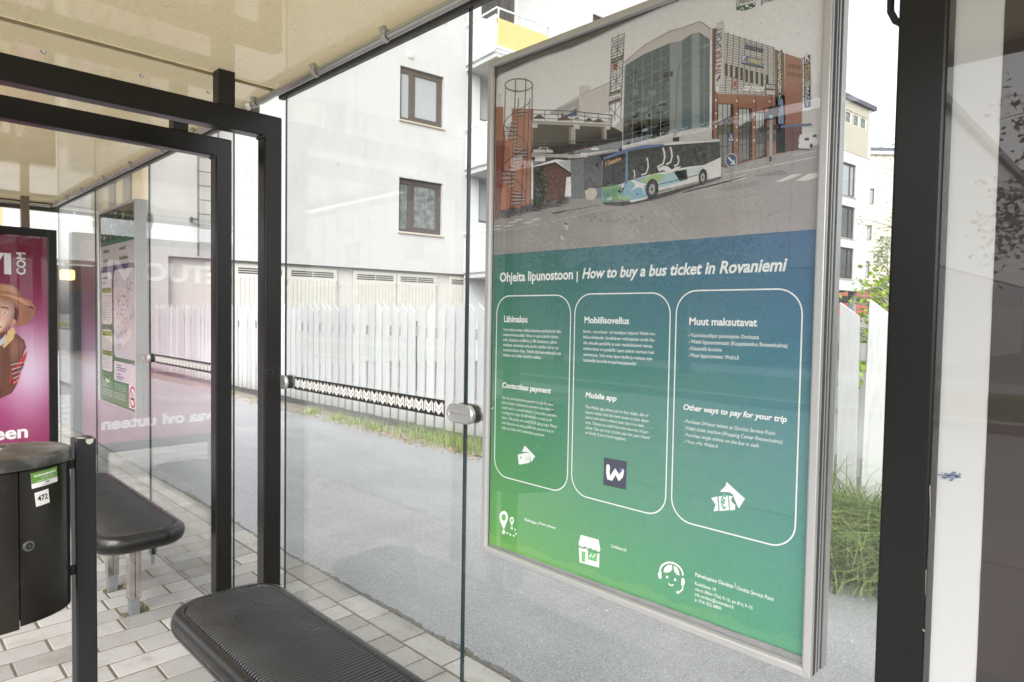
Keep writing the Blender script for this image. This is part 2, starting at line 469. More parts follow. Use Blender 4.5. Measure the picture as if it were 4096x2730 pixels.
def picket_mat():
    m, n, b, o = nodes('white_picket_paint')
    oi = n.nodes.new('ShaderNodeObjectInfo')
    c = ramp(n, oi.outputs['Random'], 0, 1, s(166, 166, 168), s(188, 188, 189))
    c = mixrgb(n, c, s(140, 137, 130), ramp(n, noise(n, 26, 6, .7, stretch=(1, 1, .1)), .52, .8, (0, 0, 0, 1), (.7, .7, .7, 1)))
    c = mixrgb(n, c, s(92, 86, 76), ramp(n, noise(n, 13, 5, .8), .68, .8, (0, 0, 0, 1), (.7, .7, .7, 1)))
    tc = n.nodes.new('ShaderNodeTexCoord'); sp = n.nodes.new('ShaderNodeSeparateXYZ'); n.links.new(tc.outputs['Object'], sp.inputs[0])
    c = mixrgb(n, c, s(118, 116, 102), ramp(n, sp.outputs[2], .12, .34, (.5, .5, .5, 1), (0, 0, 0, 1)))
    n.links.new(c, b.inputs['Base Color']); b.inputs['Roughness'].default_value = .75
    bump(n, b, noise(n, 40, 4, .6, stretch=(1, 1, .06)), .3, .004)
    return m
M['picket'] = picket_mat()
M['rail'] = mat('fence_rail', s(150, 150, 148), .75, vary=.08)
M['postm'] = mat('galvanised_post', s(138, 142, 150), .5, .5, vary=.1)
M['yellow'] = mat('yellow_corrugated', s(200, 178, 122), .6, vary=.06)
M['whitemetal'] = mat('white_rail', s(236, 236, 236), .5)
M['ladder'] = mat('grey_ladder', s(86, 86, 84), .6, .3)
M['redbrick'] = mat('red_brick', s(150, 82, 70), .9, vary=.2, vscale=10)
def brick(name, c1, c2, mo, sc_=4.0):
    m, n, b, o = nodes(name)
    tc = n.nodes.new('ShaderNodeTexCoord'); mp = n.nodes.new('ShaderNodeMapping')
    mp.inputs['Rotation'].default_value = (math.radians(90), 0, 0)
    n.links.new(tc.outputs['Object'], mp.inputs['Vector'])
    t = n.nodes.new('ShaderNodeTexBrick'); t.inputs['Scale'].default_value = sc_
    t.inputs['Color1'].default_value = c1; t.inputs['Color2'].default_value = c2; t.inputs['Mortar'].default_value = mo
    t.inputs['Mortar Size'].default_value = .012; t.inputs['Brick Width'].default_value = .28*sc_*.9
    t.inputs['Row Height'].default_value = .085*sc_*.9
    n.links.new(mp.outputs[0], t.inputs['Vector']); n.links.new(t.outputs[0], b.inputs['Base Color'])
    b.inputs['Roughness'].default_value = .9
    return m
M['palebrick'] = brick('pale_brick', s(206, 196, 184), s(192, 182, 170), s(174, 166, 156))
M['redbrick'] = brick('red_brick', s(156, 86, 76), s(140, 72, 64), s(160, 130, 120))
M['louvre'] = mat('dark_louvre', s(78, 78, 90), .5)
M['brownwall'] = mat('brown_shopfront', s(112, 84, 72), .7, vary=.1, vscale=2)
M['bench'] = mat('black_bench_plastic', s(44, 44, 45), .34, spec=.5, vary=.16, vscale=12, bumpk=.1, bscale=500, bdist=.0006,
                 dirt=s(78, 76, 72), dscale=60, dlo=.66, dhi=.84, rvary=.1)
M['benchside'] = mat('black_bench_shell', s(26, 25, 24), .3, spec=.55, vary=.12, vscale=20, rvary=.08)
M['steel'] = mat('polished_steel', s(206, 202, 198), .12, 1.0, vary=.05, vscale=30, dirt=s(140, 128, 112), dscale=30, dlo=.55, dhi=.8)
M['galv'] = mat('galvanised_steel', s(150, 154, 156), .5, .8, vary=.15, vscale=160)
M['bin'] = mat('dark_brown_enamel', s(29, 25, 20), .22, spec=.5, vary=.12, vscale=10, rvary=.1,
               dirt=s(50, 45, 38), dscale=14, dlo=.62, dhi=.85)
M['binlid'] = mat('worn_bin_lid', s(48, 46, 43), .30, spec=.5, vary=.1, vscale=9, dirt=s(112, 110, 106), dscale=16, dlo=.42, dhi=.75,
                  stretch=(1.6, .7, 1))
M['binpost'] = mat('navy_black_post', s(20, 20, 26), .45, vary=.1, vscale=8, dirt=s(84, 82, 80), dscale=120, dlo=.74, dhi=.8)
M['chip'] = mat('chipped_paint', s(168, 164, 154), .7)
M['lamp'] = None
def lampm():
    m, n, b, o = nodes('lit_lamp'); b.inputs['Base Color'].default_value = s(240, 210, 150)
    b.inputs['Emission Color'].default_value = s(255, 214, 140); b.inputs['Emission Strength'].default_value = 1.6
    return m
M['lamp'] = lampm()
def leafm(name, a, b_, tr=.35):
    m, n, b, o = nodes(name)
    g = n.nodes.new('ShaderNodeNewGeometry')
    c = ramp(n, g.outputs['Random Per Island'], 0, 1, a, b_)
    n.links.new(c, b.inputs['Base Color']); b.inputs['Roughness'].default_value = .55
    t = n.nodes.new('ShaderNodeBsdfTranslucent'); n.links.new(c, t.inputs[0])
    mx = n.nodes.new('ShaderNodeMixShader'); mx.inputs[0].default_value = tr
    n.links.new(b.outputs[0], mx.inputs[1]); n.links.new(t.outputs[0], mx.inputs[2]); n.links.new(mx.outputs[0], o.inputs['Surface'])
    return m
M['leaf'] = leafm('birch_leaf', s(72, 98, 50), s(124, 146, 84))
M['leafy'] = leafm('young_leaf', s(110, 142, 44), s(172, 192, 78), .4)
M['grass'] = leafm('grass_blade', s(58, 90, 26), s(188, 204, 122), .3)
M['bark'] = mat('birch_bark', s(150, 146, 140), .9, vary=.3, vscale=12, dirt=s(50, 46, 42), dscale=9, dlo=.55, dhi=.65)
M['panelw'] = mat('pale_metal_cladding', s(208, 210, 213), .5, vary=.04, vscale=3)
M['panelg'] = mat('grey_metal_cladding', s(150, 154, 158), .5, vary=.06, vscale=3)

# ------------------------------------------------------------------ ground
g = MB(); g.poly([(-250, -200, -.05), (200, -200, -.05), (200, 250, -.05), (-250, 250, -.05)])
struct(g.build('ground', M['asphaltd']))
# paved shelter floor: every paver a bevelled block of one sheet
g = MB()
def paver(x0, x1, y0, y1):
    j = .0040; b = .0030; t = RND.uniform(-.0012, .0012)
    x0 += j+RND.uniform(0, .002); x1 -= j+RND.uniform(0, .002); y0 += j+RND.uniform(0, .002); y1 -= j+RND.uniform(0, .002)
    tl = [RND.uniform(-.0008, .0008) for _ in range(4)]
    lo = [(x0, y0, -.03), (x1, y0, -.03), (x1, y1, -.03), (x0, y1, -.03)]
    md = [(x0, y0, t-.0022), (x1, y0, t-.0022), (x1, y1, t-.0022), (x0, y1, t-.0022)]
    hi = [(x0+b, y0+b, t+tl[0]), (x1-b, y0+b, t+tl[1]), (x1-b, y1-b, t+tl[2]), (x0+b, y1-b, t+tl[3])]
    g.add(lo+md+hi, [(8, 9, 10, 11)]+[(4+i, 4+(i+1) % 4, 8+(i+1) % 4, 8+i) for i in range(4)] +
          [(i, (i+1) % 4, 4+(i+1) % 4, 4+i) for i in range(4)])
PW, PL = .1375, .2745
x = -13.0; row = 0
holes = [(-3.392, .901), (-3.762, .913), (-1.72, .90), (-1.40, .90)]
while x < 1.2:
    off = (row % 2)*PL/2 + (row % 3)*.0
    y = 1.6555
    first = True
    while y > -.42:
        L = PL/2 if (first and row % 2) else PL
        cx0, cx1, cy0, cy1 = x, x+PW, y-L, y
        hit = [h for h in holes if cx0-.015 < h[0] < cx1+.015 and cy0-.02 < h[1] < cy1+.02]
        if not hit: paver(cx0, cx1, cy0, cy1)
        else:
            h = hit[0]
            for q0_, q1_ in ((cx0, h[0]-.036), (h[0]+.036, cx1)):
                if q1_-q0_ > .022: paver(q0_, q1_, max(cy0, h[1]-.045), min(cy1, h[1]+.045))
            if cy1-(h[1]+.045) > .03: paver(cx0, cx1, h[1]+.045, cy1)
            if (h[1]-.045)-cy0 > .03: paver(cx0, cx1, cy0, h[1]-.045)
        y -= L; first = False
    x += PW; row += 1
x = -13.02
while x < 1.2:
    paver(x, x+PL, 1.6585, 1.6585+PW); x += PL
struct(g.build('pavement', M['paver']))
g = MB(); g.poly([(-13.2, -.62, -.0034), (1.4, -.62, -.0034), (1.4, 1.81, -.0034), (-13.2, 1.81, -.0034)])
struct(g.build('paving_joints', M['sand']))
# asphalt footpath behind, broken edge lapping the pavers
g = MB(); xs = []; x = -16.0
while x < 1.5:
    xs.append(x); x += .010 if x > -6 else .04
lo = []; ph = 0.0
for i, x in enumerate(xs):
    ph = ph*.8+RND.uniform(-.006, .006)
    lo.append(1.792+.012*math.sin(x*2.1)+.006*math.sin(x*9.3)+ph+RND.uniform(-.0035, .0035))
for i in range(len(xs)-1):
    a, b = xs[i], xs[i+1]
    z0, z1 = .008, .011
    g.poly([(a, lo[i], -.004), (b, lo[i+1], -.004), (b, lo[i+1]+.010, z0), (a, lo[i]+.010, z0)], 1)
    g.poly([(a, lo[i]+.010, z0), (b, lo[i+1]+.010, z0), (b, 2.1, z1), (a, 2.1, z1)])
    g.poly([(a, 2.1, z1), (b, 2.1, z1), (b, 4.42+.06*math.sin(b*1.7)+.03*math.sin(b*5.1), z1), (a, 4.42+.06*math.sin(a*1.7)+.03*math.sin(a*5.1), z1)])
g.poly([(-60, 1.8, .011), (-16, 1.8, .011), (-16, 4.4, .011), (-60, 4.4, .011)])
g.poly([(1.5, 1.8, .011), (30, 1.8, .011), (30, 4.4, .011), (1.5, 4.4, .011)])
struct(g.build('footpath', [M['asphalt'], M['asphaltd']], recalc=False))
g = MB()
for i in range(120):
    a, b = -30+i*.3, -30+(i+1)*.3
    f = lambda x: 4.30+.05*math.sin(x*2.3)
    h = lambda x: 5.05+.10*math.sin(x*1.3)
    g.poly([(a, f(a), .004), (b, f(b), .004), (b, 4.7, .028), (a, 4.7, .028)])
    g.poly([(a, 4.7, .028), (b, 4.7, .028), (b, h(b), -.03), (a, h(a), -.03)])
struct(g.build('gravel_strip', M['gravel'], recalc=False))
g = MB(); g.poly([(-60, -2.5, .006), (40, -2.5, .006), (40, -.55, .006), (-60, -.55, .006)]); struct(g.build('boarding_strip', M['asphalt']))
# street in front of the stop (behind the photographer)
g = MB(); g.box(-60, 40, -2.80, -2.5, -.14, .012); struct(g.build('kerb', M['kerb'], bevel=.01))
g = MB(); g.poly([(-90, -8.5, -.03), (60, -8.5, -.03), (60, -2.80, -.03), (-90, -2.80, -.03)])
struct(g.build('road', M['asphalt']))
g = MB(); g.box(-90, 60, -8.8, -8.5, -.04, .10); struct(g.build('far_kerb', M['kerb'], bevel=.01))
g = MB(); g.poly([(-90, -14, .03), (60, -14, .03), (60, -8.8, .03), (-90, -8.8, .03)]); struct(g.build('verge', M['soilgrass']))
g = MB(); g.poly([(-90, -17, .02), (60, -17, .02), (60, -14, .02), (-90, -14, .02)]); struct(g.build('far_footpath', M['asphalt']))

# ------------------------------------------------------------------ bus shelters
def rr(cx, cy, hx, hy, r, n=6):
    out = []
    for qx, qy, a in ((hx-r, hy-r, 0), (-hx+r, hy-r, 90), (-hx+r, -hy+r, 180), (hx-r, -hy+r, 270)):
        out += [(cx+qx+r*math.cos(math.radians(a+90*i/n)), cy+qy+r*math.sin(math.radians(a+90*i/n))) for i in range(n+1)]
    return out
GY = 1.16
def glass_panel(par, x0, x1, strip=None, z0=.07, z1=2.2305):
    b = MB()
    ys = (GY-.004, GY+.004)
    vs = [(x, y, z) for z in (z0, z1) for y in ys for x in (x0, x1)]
    b.add(vs, [(0, 1, 5, 4), (2, 6, 7, 3)], 0)
    b.add(vs, [(0, 2, 3, 1), (4, 5, 7, 6), (0, 4, 6, 2), (1, 3, 7, 5)], 1)
    o = b.build('glass_panel', [M['glass'], M['edge']], par)
    if strip:
        a = Art(lambda u, v, l: (u, GY-.0046-.0003*l, v))
        x0, x1, zb, zt, cnt = strip
        W_, K_ = s(232, 230, 226), s(44, 42, 41)
        a.poly([(x0, zb), (x1, zb), (x1, zt), (x0, zt)], K_, 0)
        h = zt-zb; w = (x1-x0-.006)/cnt
        for i in range(cnt):
            u0 = x0+.003+i*w
            p = lambda fx, fy: (u0+fx*w, zb+fy*h)
            a.poly([p(.03, .14), p(.03, .72), p(.20, .90), p(.20, .32)], s(214, 211, 206), 1)
            a.poly([p(.80, .32), p(.80, .90), p(.97, .72), p(.97, .14)], s(214, 211, 206), 1)
            for f in (0, -.24):
                a.poly([p(.23, .88+f), p(.23, .60+f), p(.50, .36+f), p(.77, .60+f), p(.77, .88+f), p(.50, .62+f)] if f == 0 else
                       [p(.23, .55), p(.23, .32), p(.50, .10), p(.77, .32), p(.77, .55), p(.50, .31)], W_, 1)
        a.mb.build('safety_strip', M['print'], o, recalc=False)
    return o
def frame(par, x1, yb=1.141, yf=-.17):
    """Portal of 66 x 60 mm tube standing across the shelter at x1 (its face towards +X)."""
    x0 = x1-.062; zt, h, w = 2.15, .079, .067
    b = MB()
    out = [(yb, 0), (yb, zt), (yf, zt), (yf, 0), (yf+w, 0), (yf+w, zt-h), (yb-w, zt-h), (yb-w, 0)]
    A_ = [(x0, q[0], q[1]) for q in out]; B_ = [(x1, q[0], q[1]) for q in out]
    k = [(0, 1, 6, 7), (1, 2, 5, 6), (2, 3, 4, 5)]
    b.add(A_+B_, k+[tuple(i+8 for i in f)[::-1] for f in k]+[(i, (i+1) % 8, 8+(i+1) % 8, 8+i) for i in range(8)])
    o = b.build('portal_frame', M['black'], par, bevel=.005)
    for ya in (.909, -.08):
        st = MB(); st.box(x0+.004, x1-.002, ya, ya+.058, zt, 2.272); st.build('roof_stub', M['stub'], par, bevel=.003)
    if x1 > -2.5:
        ch = MB()
        for _ in range(34):
            q = onX(RND.uniform(1042, 1122), RND.gauss(1484, 14), x1); r_ = RND.uniform(.0006, .0022); a_ = RND.uniform(0, 6.3)
            ch.poly([(x1+.0004, q.y+r_*math.cos(a_), q.z+r_*math.sin(a_)), (x1+.0004, q.y+r_*.35*math.cos(a_+1.6), q.z+r_*.35*math.sin(a_+1.6)), (x1+.0004, q.y-r_*math.cos(a_), q.z-r_*math.sin(a_)), (x1+.0004, q.y-r_*.3*math.cos(a_+1.6), q.z-r_*.3*math.sin(a_+1.6))])
        ch.build('paint_chips', M['chip'], o, recalc=False)
    wd = MB()
    wd.tube([(x1-.001, yb-w-.001, zt-h-.001), (x0+.002, yb-w-.001, zt-h-.001)], .006, 8)
    wd.build('weld_seam', M['black'], par)
    return o
def clamp(par, x, z, end=False):
    b = MB()
    if not end:
        hx, hz = .053, .0255
        def cap(hx, hz, y): return [(p[0], y, p[1]) for p in rr(x, z, hx, hz, hz*.98, 8)]
        b.loops([cap(hx, hz, GY-.012), cap(hx, hz, GY-.022), cap(hx-.003, hz-.003, GY-.0255), cap(hx-.011, hz-.011, GY-.026),
                 cap(hx-.012, hz-.012, GY-.0245), cap(hx-.02, hz-.018, GY-.0245)], 0)
        b.loops([cap(hx-.003, hz-.003, GY-.012), cap(hx-.003, hz-.003, GY+.014)], 1)
        b.loops([cap(hx, hz, GY+.012), cap(hx-.004, hz-.004, GY+.026)], 0)
        o = b.build('glass_clamp', [M['clampm'], M['rubber']], par, auto=35, smooth=True)
        a = Art(lambda u, v, l: (u, GY-.0247-.0002*l, v))
        a.text('MAXIMEDIA', x-.031, z-.0035, x+.031, .0075, s(158, 157, 155), 1, bold=.01)
        a.mb.build('embossed_name', M['print'], o, recalc=False)
    else:
        def dsh(y, g_=0):
            hz = .026-g_
            return [(x-.004, y, z-hz), (x-.004, y, z+hz)]+[(x+.022+(hz)*.9*math.sin(math.radians(t)), y, z+hz*math.cos(math.radians(t))) for t in range(0, 181, 15)]
        b.loops([dsh(GY-.012), dsh(GY-.02), dsh(GY-.023, .003)], 0)
        b.loops([dsh(GY-.012, .002), dsh(GY+.012, .002)], 1)
        b.loops([dsh(GY+.012), dsh(GY+.022)], 0)
        b.box(x-.03, x-.004, GY-.016, GY-.003, z-.022, z+.022, 0)
        o = b.build('glass_clamp', [M['clampm'], M['rubber']], par)
    return o
def foot(par, x):
    b = MB()
    b.box(x-.016, x+.016, GY-.018, GY+.018, .055, .14); b.box(x+.017, x+.021, GY-.012, GY+.012, .06, .12, 1)
    b.box(x-.009, x+.009, GY-.008, GY+.008, 0, .055)
    b.build('glass_foot', [M['galv'], M['rubber']], par, bevel=.002)
def roof(par, x0, x1, tube_x0, tube_x1, lip):
    ROOFZ = 2.272; YF, YB = -.22, 1.185
    b = MB(); b.poly([(x0, YF, ROOFZ), (x0, YB, ROOFZ), (x1, YB, ROOFZ), (x1, YF, ROOFZ)])    # one translucent moulded sheet
    r = b.build('roof_panel', M['ceil'], par, recalc=False)
    e = MB()
    e.box(x0, x1, YF-.035, YF-.001, ROOFZ-.03, ROOFZ+.09); e.build('roof_fascia', M['gasket'], r, bevel=.004)
    e = MB()
    e.box(x0+.01, x1, 1.149, 1.172, ROOFZ-.041, ROOFZ-.001)
    e.build('roof_channel', M['channel'], r, bevel=.002)
    t = MB(); t.tube([(tube_x0, 1.132, ROOFZ-.024), (tube_x1, 1.132, ROOFZ-.024)], .0135, 18)
    t.build('gutter_tube', M['alu'], par, smooth=True, auto=40)
    return r
def clips(par, xs):
    for x in xs:
        b = MB(); z = 2.248
        for k in range(7):
            t0, t1 = math.radians(70+k*30), math.radians(70+(k+1)*30)
            ri, ro = .0145, .0185
            q = [(x-.011, 1.132+r*math.cos(t), z+r*math.sin(t)) for r, t in ((ri, t0), (ro, t0), (ro, t1), (ri, t1))]
            p = [(x+.011, y, zz) for _, y, zz in q]
            b.loops([q, p])
        b.box(x-.012, x+.012, 1.112, 1.123, z+.004, 2.271); b.box(x-.014, x+.014, 1.108, 1.118, z+.016, 2.271)
        b.build('tube_clip', M['clip'], par, bevel=.0015)

sh = thing('bus_shelter', 'nearer beige-roofed bus shelter with glass back wall around the green ticket poster', 'bus shelter', (-1.0, .5, 0))
r = roof(sh, -2.44, 1.5, -2.62, 1.3, True)
b = MB(); b.box(-2.4545, -2.4405, -.22, 1.18, 2.262, 2.275)
b.build('edge_bead', M['roofedge'], r, bevel=.004)
b = MB()
b.poly([(-2.632, -.22, 2.262), (-2.632, 1.18, 2.262), (-2.4555, 1.18, 2.268), (-2.4555, -.22, 2.268)])
b.build('joint_strip', M['ceil'], r, recalc=False)
frame(sh, -2.38)
glass_panel(sh, -2.385, -1.3385, (-2.305, -1.4185, 1.1365, 1.1845, 19))
glass_panel(sh, -1.3315, -.313)
clamp(sh, -1.335, 1.158); clamp(sh, -2.383, 1.158, True)
foot(sh, -1.36)
clips(sh, [-2.58, -2.102, -1.681, -1.26, -.8])

sh2 = thing('bus_shelter', 'farther beige-roofed bus shelter with the crimson advert at its end', 'bus shelter', (-4.5, .5, 0))
r = roof(sh2, -6.42, -2.643, -6.36, -2.66, False)
for y in (.449, .742, .975):
    b = MB(); b.tube([(-2.655, y, 2.2725), (-2.655, y, 2.262)], .0065, 6); b.tube([(-2.655, y, 2.2725), (-2.655, y, 2.269)], .010, 14)
    b.build('roof_bolt', M['zinc'], r)
frame(sh2, -2.844)
glass_panel(sh2, -4.0185, -2.872, (-3.917, -2.97, 1.1365, 1.1845, 20))
glass_panel(sh2, -5.178, -4.0255, (-5.10, -4.18, 1.1365, 1.1845, 20))
glass_panel(sh2, -6.33, -5.185)
clamp(sh2, -4.022, 1.158)
foot(sh2, -3.99); foot(sh2, -5.15)
clips(sh2, [-2.80, -3.241, -3.70, -4.235, -4.80, -5.391, -5.822, -6.2])
b = MB(); b.tube([(-6.395, -.2, 2.246), (-6.395, 1.12, 2.246)], .0135, 14); b.build('gutter_tube', M['alu'], sh2, smooth=True, auto=40)
b = MB(); b.box(-6.44, -6.405, -.22, 1.18, 2.205, 2.272); b.build('roof_channel', M['channel'], sh2)
b = MB(); b.box(-6.2, -6.14, .893, .943, 2.03, 2.272); b.build('roof_stub', mat('taupe_stub', s(120, 108, 92), .5), sh2)

# ------------------------------------------------------------------ poster cases clamped to the glass
def poster_case(name, label, cat, x0, x1, z0, z1, yf=1.125, pale=False):
    t = thing(name, label, cat, ((x0+x1)/2, 1.16, z0))
    w = .0175; yb = 1.196
    b = MB()
    def bar(pts):      # mitred bar: outer a->b, inner d->c, with a rounded front lip
        (ax, az), (bx, bz), (cx, cz), (dx, dz) = pts
        L = lambda f, y: [(ax+(dx-ax)*f, y, az+(dz-az)*f), (bx+(cx-bx)*f, y, bz+(cz-bz)*f)]
        prof = [(0, yf+.008), (0, yf+.003), (.06, yf+.0005), (.14, yf), (.72, yf), (.86, yf+.001), (.95, yf+.004), (1, yf+.008), (1, yf+.0095)]
        for (f0, y0), (f1, y1) in zip(prof, prof[1:]):
            p, q = L(f0, y0), L(f1, y1); b.poly([p[0], p[1], q[1], q[0]])
    O = [(x0, z1), (x1, z1), (x1, z0), (x0, z0)]; I = [(x0+w, z1-w), (x1-w, z1-w), (x1-w, z0+w), (x0+w, z0+w)]
    g_ = .00035
    for k in range(4):
        k2 = (k+1) % 4
        d = Vector((O[k2][0]-O[k][0], O[k2][1]-O[k][1])).normalized()*g_
        bar([(O[k][0]+d.x, O[k][1]+d.y), (O[k2][0]-d.x, O[k2][1]-d.y), (I[k2][0]-d.x, I[k2][1]-d.y), (I[k][0]+d.x, I[k][1]+d.y)])
    fr = b.build('front_frame', M['aluw'], t, recalc=False)
    s_ = MB()
    def ring(e, ya, yb_, mi=0):
        xa, xb, za, zb = x0+e, x1-e, z0+e, z1-e
        s_.box(xa, xa+.014, ya, yb_, za, zb, mi); s_.box(xb-.014, xb, ya, yb_, za, zb, mi)
        s_.box(xa+.014, xb-.014, ya, yb_, za, za+.014, mi); s_.box(xa+.014, xb-.014, ya, yb_, zb-.014, zb, mi)
    if pale: ring(.0004, yf+.008, yf+.058, 1); ring(.003, yf+.058, yb, 0)
    else: ring(.0016, yf+.008, yf+.024, 0); ring(.0004, yf+.024, yf+.0262, 1); ring(.0016, yf+.0262, yf+.0345, 0)
    ring(.0002, yf+.0345, yf+.039, 1); ring(.0016, yf+.039, yf+.050, 0); ring(0, yf+.050, yb, 1)
    s_.build('side_profile', [M['gasket'], M['aluw']], t)
    b = MB(); b.box(x0+.014, x1-.014, yf+.0165, yf+.02, z0+.014, z1-.014); b.build('backing_board', M['gasket'], t)
    b = MB(); yp = yf+.010
    b.poly([(x0+.014, yp, z0+.014), (x1-.014, yp, z0+.014), (x1-.014, yp, z1-.014), (x0+.014, yp, z1-.014)])
    b.build('cover_pane', M['pane2' if pale else 'pane'], t, recalc=False)
    return t
PY = 1.1405
pc = poster_case('poster_case', 'big aluminium poster case with green bus ticket instructions on the nearer glass', 'poster case', -1.2285, -.4055, .818, 2.055)

def pm(u, v, l): return (u, PY-.00022*l, v)
A = Art(pm)
def p3(x, y): q = onY(1900+x/1.568, y/1.568, PY); return (q.x, q.z)
def q1(x, y): q = onY(1900+x/1.6807, 950+y/1.6807, PY); return (q.x, q.z)
def q2(x, y): q = onY(1900+x/1.6, 1750+y/1.6, PY); return (q.x, q.z)
def P3(col, *pts, layer=1): A.poly([p3(*p) for p in pts], col, layer)
def L3(col, w, *pts, layer=3): A.line([p3(*p) for p in pts], w*.62, col, layer)
def E3(cx, cy, rx, ry, col, layer, n=20):
    A.poly([p3(cx+rx*math.cos(6.2832*i/n), cy+ry*math.sin(6.2832*i/n)) for i in range(n)], col, layer)
XL, XR, ZB, ZT = -1.2145, -.4195, .832, 2.041
SPL = p3(1000, 0)[0]
zs = (p3(115, 1602)[1]+onY(3255, 917, PY).z)/2                        # line between picture and green field
zbot = q2(1000, 880)[1]
# green-blue gradient field
cTL, cTR, cBL, cBR = (58, 112, 98), (72, 106, 146), (104, 164, 84), (58, 140, 108)
cM = (82, 146, 136)
def gfield(u, v):
    fu = (u-XL)/(XR-XL); fv = (v-ZB)/(zs-ZB)
    c = []
    for k in range(3):
        top = cTL[k]+(cTR[k]-cTL[k])*fu**.9; bot = cBL[k]+(cBR[k]-cBL[k])*fu
        m = (cBL[k]*.45+cTL[k]*.55)*(1-fu)*1.0+fu*(cM[k]*.55+cTR[k]*.45)
        w = fv
        q = bot*(1-w)**2+2*w*(1-w)*(m*.55+cM[k]*.45)+top*w*w
        c.append(q)
    return s(*c)
A.grid(XL, XR, ZB, zs, 14, 18, gfield, 0)
# printed photograph of a street
def tone(c):
    y = .3*c[0]+.59*c[1]+.11*c[2]
    return tuple(max(0, min(255, (y+(q-y)*.66)*.90+15)) for q in c)  # mutes and lifts the print, painting the pane's reflected veil into it
A.tone = tone
SKY = (244, 244, 247)
A.poly([(XL, zs), (XR, zs), (XR, ZT), (XL, ZT)], SKY, 0)
def road(u, v):
    f = (u-XL)/(XR-XL); k = 10*math.sin(u*37+v*80)+6*math.sin(u*91)
    return s(148+16*f+k*.4, 143+16*f+k*.4, 141+17*f+k*.4)
RD = [(100, 1330), (370, 1245), (600, 1232), (800, 1222), (1100, 1150), (1400, 1100), (1545, 1045), (1900, 948), (2160, 905)]
for i in range(len(RD)-1):
    a, b_ = p3(*RD[i]), p3(*RD[i+1])
    a = (max(a[0], XL), a[1]) if i == 0 else a
    b2 = (min(b_[0], XR), b_[1])
    for j in range(4):
        za0, za1 = a[1]+(zs-a[1])*j/4, a[1]+(zs-a[1])*(j+1)/4
        zb0, zb1 = b2[1]+(zs-b2[1])*j/4, b2[1]+(zs-b2[1])*(j+1)/4
        q = [(a[0], za0), (b2[0], zb0), (b2[0], zb1), (a[0], za1)]
        A.mb.poly([pm(p[0], p[1], 1) for p in q], 0, [road(*p) for p in q])
LX = XL
# white block behind and left car park
P3((210, 206, 204), (470, 705), (655, 600), (855, 515), (862, 700), (700, 730), (480, 720), layer=2)
P3((172, 169, 166), (470, 705), (652, 622), (655, 715), (480, 720), layer=3)
P3((216, 213, 211), (655, 545), (690, 535), (728, 545), (728, 572), (655, 602), layer=3)
L3((90, 88, 86), .0016, (655, 600), (855, 515))
P3((46, 76, 150), (540, 718), (640, 682), (640, 730), (545, 738), layer=4)
A.text('ARKET', *p3(556, 733), p3(628, 733)[0], .010, (220, 222, 230), 5, .02, rot=9)
ORA = (186, 92, 60)
P3(ORA, (122, 672), (178, 672), (176, 770), (200, 900), (215, 1100), (150, 1375), (112, 1392), layer=2)
P3((198, 104, 70), (230, 682), (368, 686), (366, 880), (352, 1010), (350, 1150), (352, 1290), (150, 1330), (195, 900), (232, 760), layer=3)
P3((150, 62, 42), (112, 890), (190, 880), (180, 1130), (140, 1370), (108, 1385), layer=4)
DK = (52, 49, 47)
P3(DK, (366, 776), (862, 796), (925, 830), (925, 930), (620, 975), (360, 960), layer=2)
P3((44, 41, 40), (355, 985), (640, 985), (925, 925), (925, 1000), (830, 1010), (600, 1010), (510, 1000), (366, 1045), layer=2)
P3((164, 161, 156), (350, 757), (864, 781), (862, 801), (350, 778), layer=4)
P3((172, 168, 162), (350, 962), (620, 972), (900, 936), (905, 952), (640, 995), (372, 984), layer=4)
for (x0, y0, x1, y1) in ((357, 776, 394, 804), (622, 783, 658, 812), (822, 789, 848, 815), (378, 980, 442, 1014), (662, 960, 706, 990)):
    P3((206, 203, 198), (x0, y0), (x1, y0+2), (x1, y1), (x0, y1-2), layer=5)
for (x0, x1, y0, y1) in ((590, 632, 800, 905), (795, 828, 800, 880)):
    P3((170, 164, 154), (x0, y0), (x1, y0), (x1, y1), (x0, y1), layer=4)
    P3((112, 107, 98), (x0, y0), (x0+14, y0), (x0+14, y1), (x0, y1), layer=5)
for k in range(4):      # cars on the decks
    pass
for (x, y, w, h, c) in ((372, 722, 62, 26, (52, 52, 58)), (520, 730, 80, 28, (110, 52, 48)), (606, 736, 66, 26, (214, 212, 210)), (690, 742, 50, 24, (60, 60, 62)), (742, 748, 66, 22, (120, 54, 50)),
                        (366, 925, 124, 34, (214, 214, 212)), (665, 918, 66, 22, (150, 46, 44)), (728, 920, 48, 22, (206, 206, 204))):
    P3(c, (x, y+h*.5), (x+w*.18, y+h*.4), (x+w*.35, y), (x+w*.7, y), (x+w*.86, y+h*.45), (x+w, y+h*.6), (x+w, y+h), (x, y+h), layer=3)
    P3((40, 42, 46), (x+w*.3, y+h*.42), (x+w*.4, y+h*.12), (x+w*.66, y+h*.12), (x+w*.76, y+h*.42), layer=4)
RAILC = (84, 80, 76)
for dy in (0, 26, 52): L3(RAILC, .0022 if dy else .003, (352, 690+dy), (620, 700+dy), (864, 726+dy*.85), layer=6)
for dy in (0, 24, 52): L3(RAILC, .0022 if dy else .003, (360, 885+dy), (620, 886+dy), (900, 872+dy*.9), layer=6)
for i in range(7):
    x = 355+i*84; L3(RAILC, .003, (x, 688+i*5), (x, 756+i*4), layer=6)
    L3(RAILC, .003, (x+6, 885), (x+6, 960-i*3), layer=6)
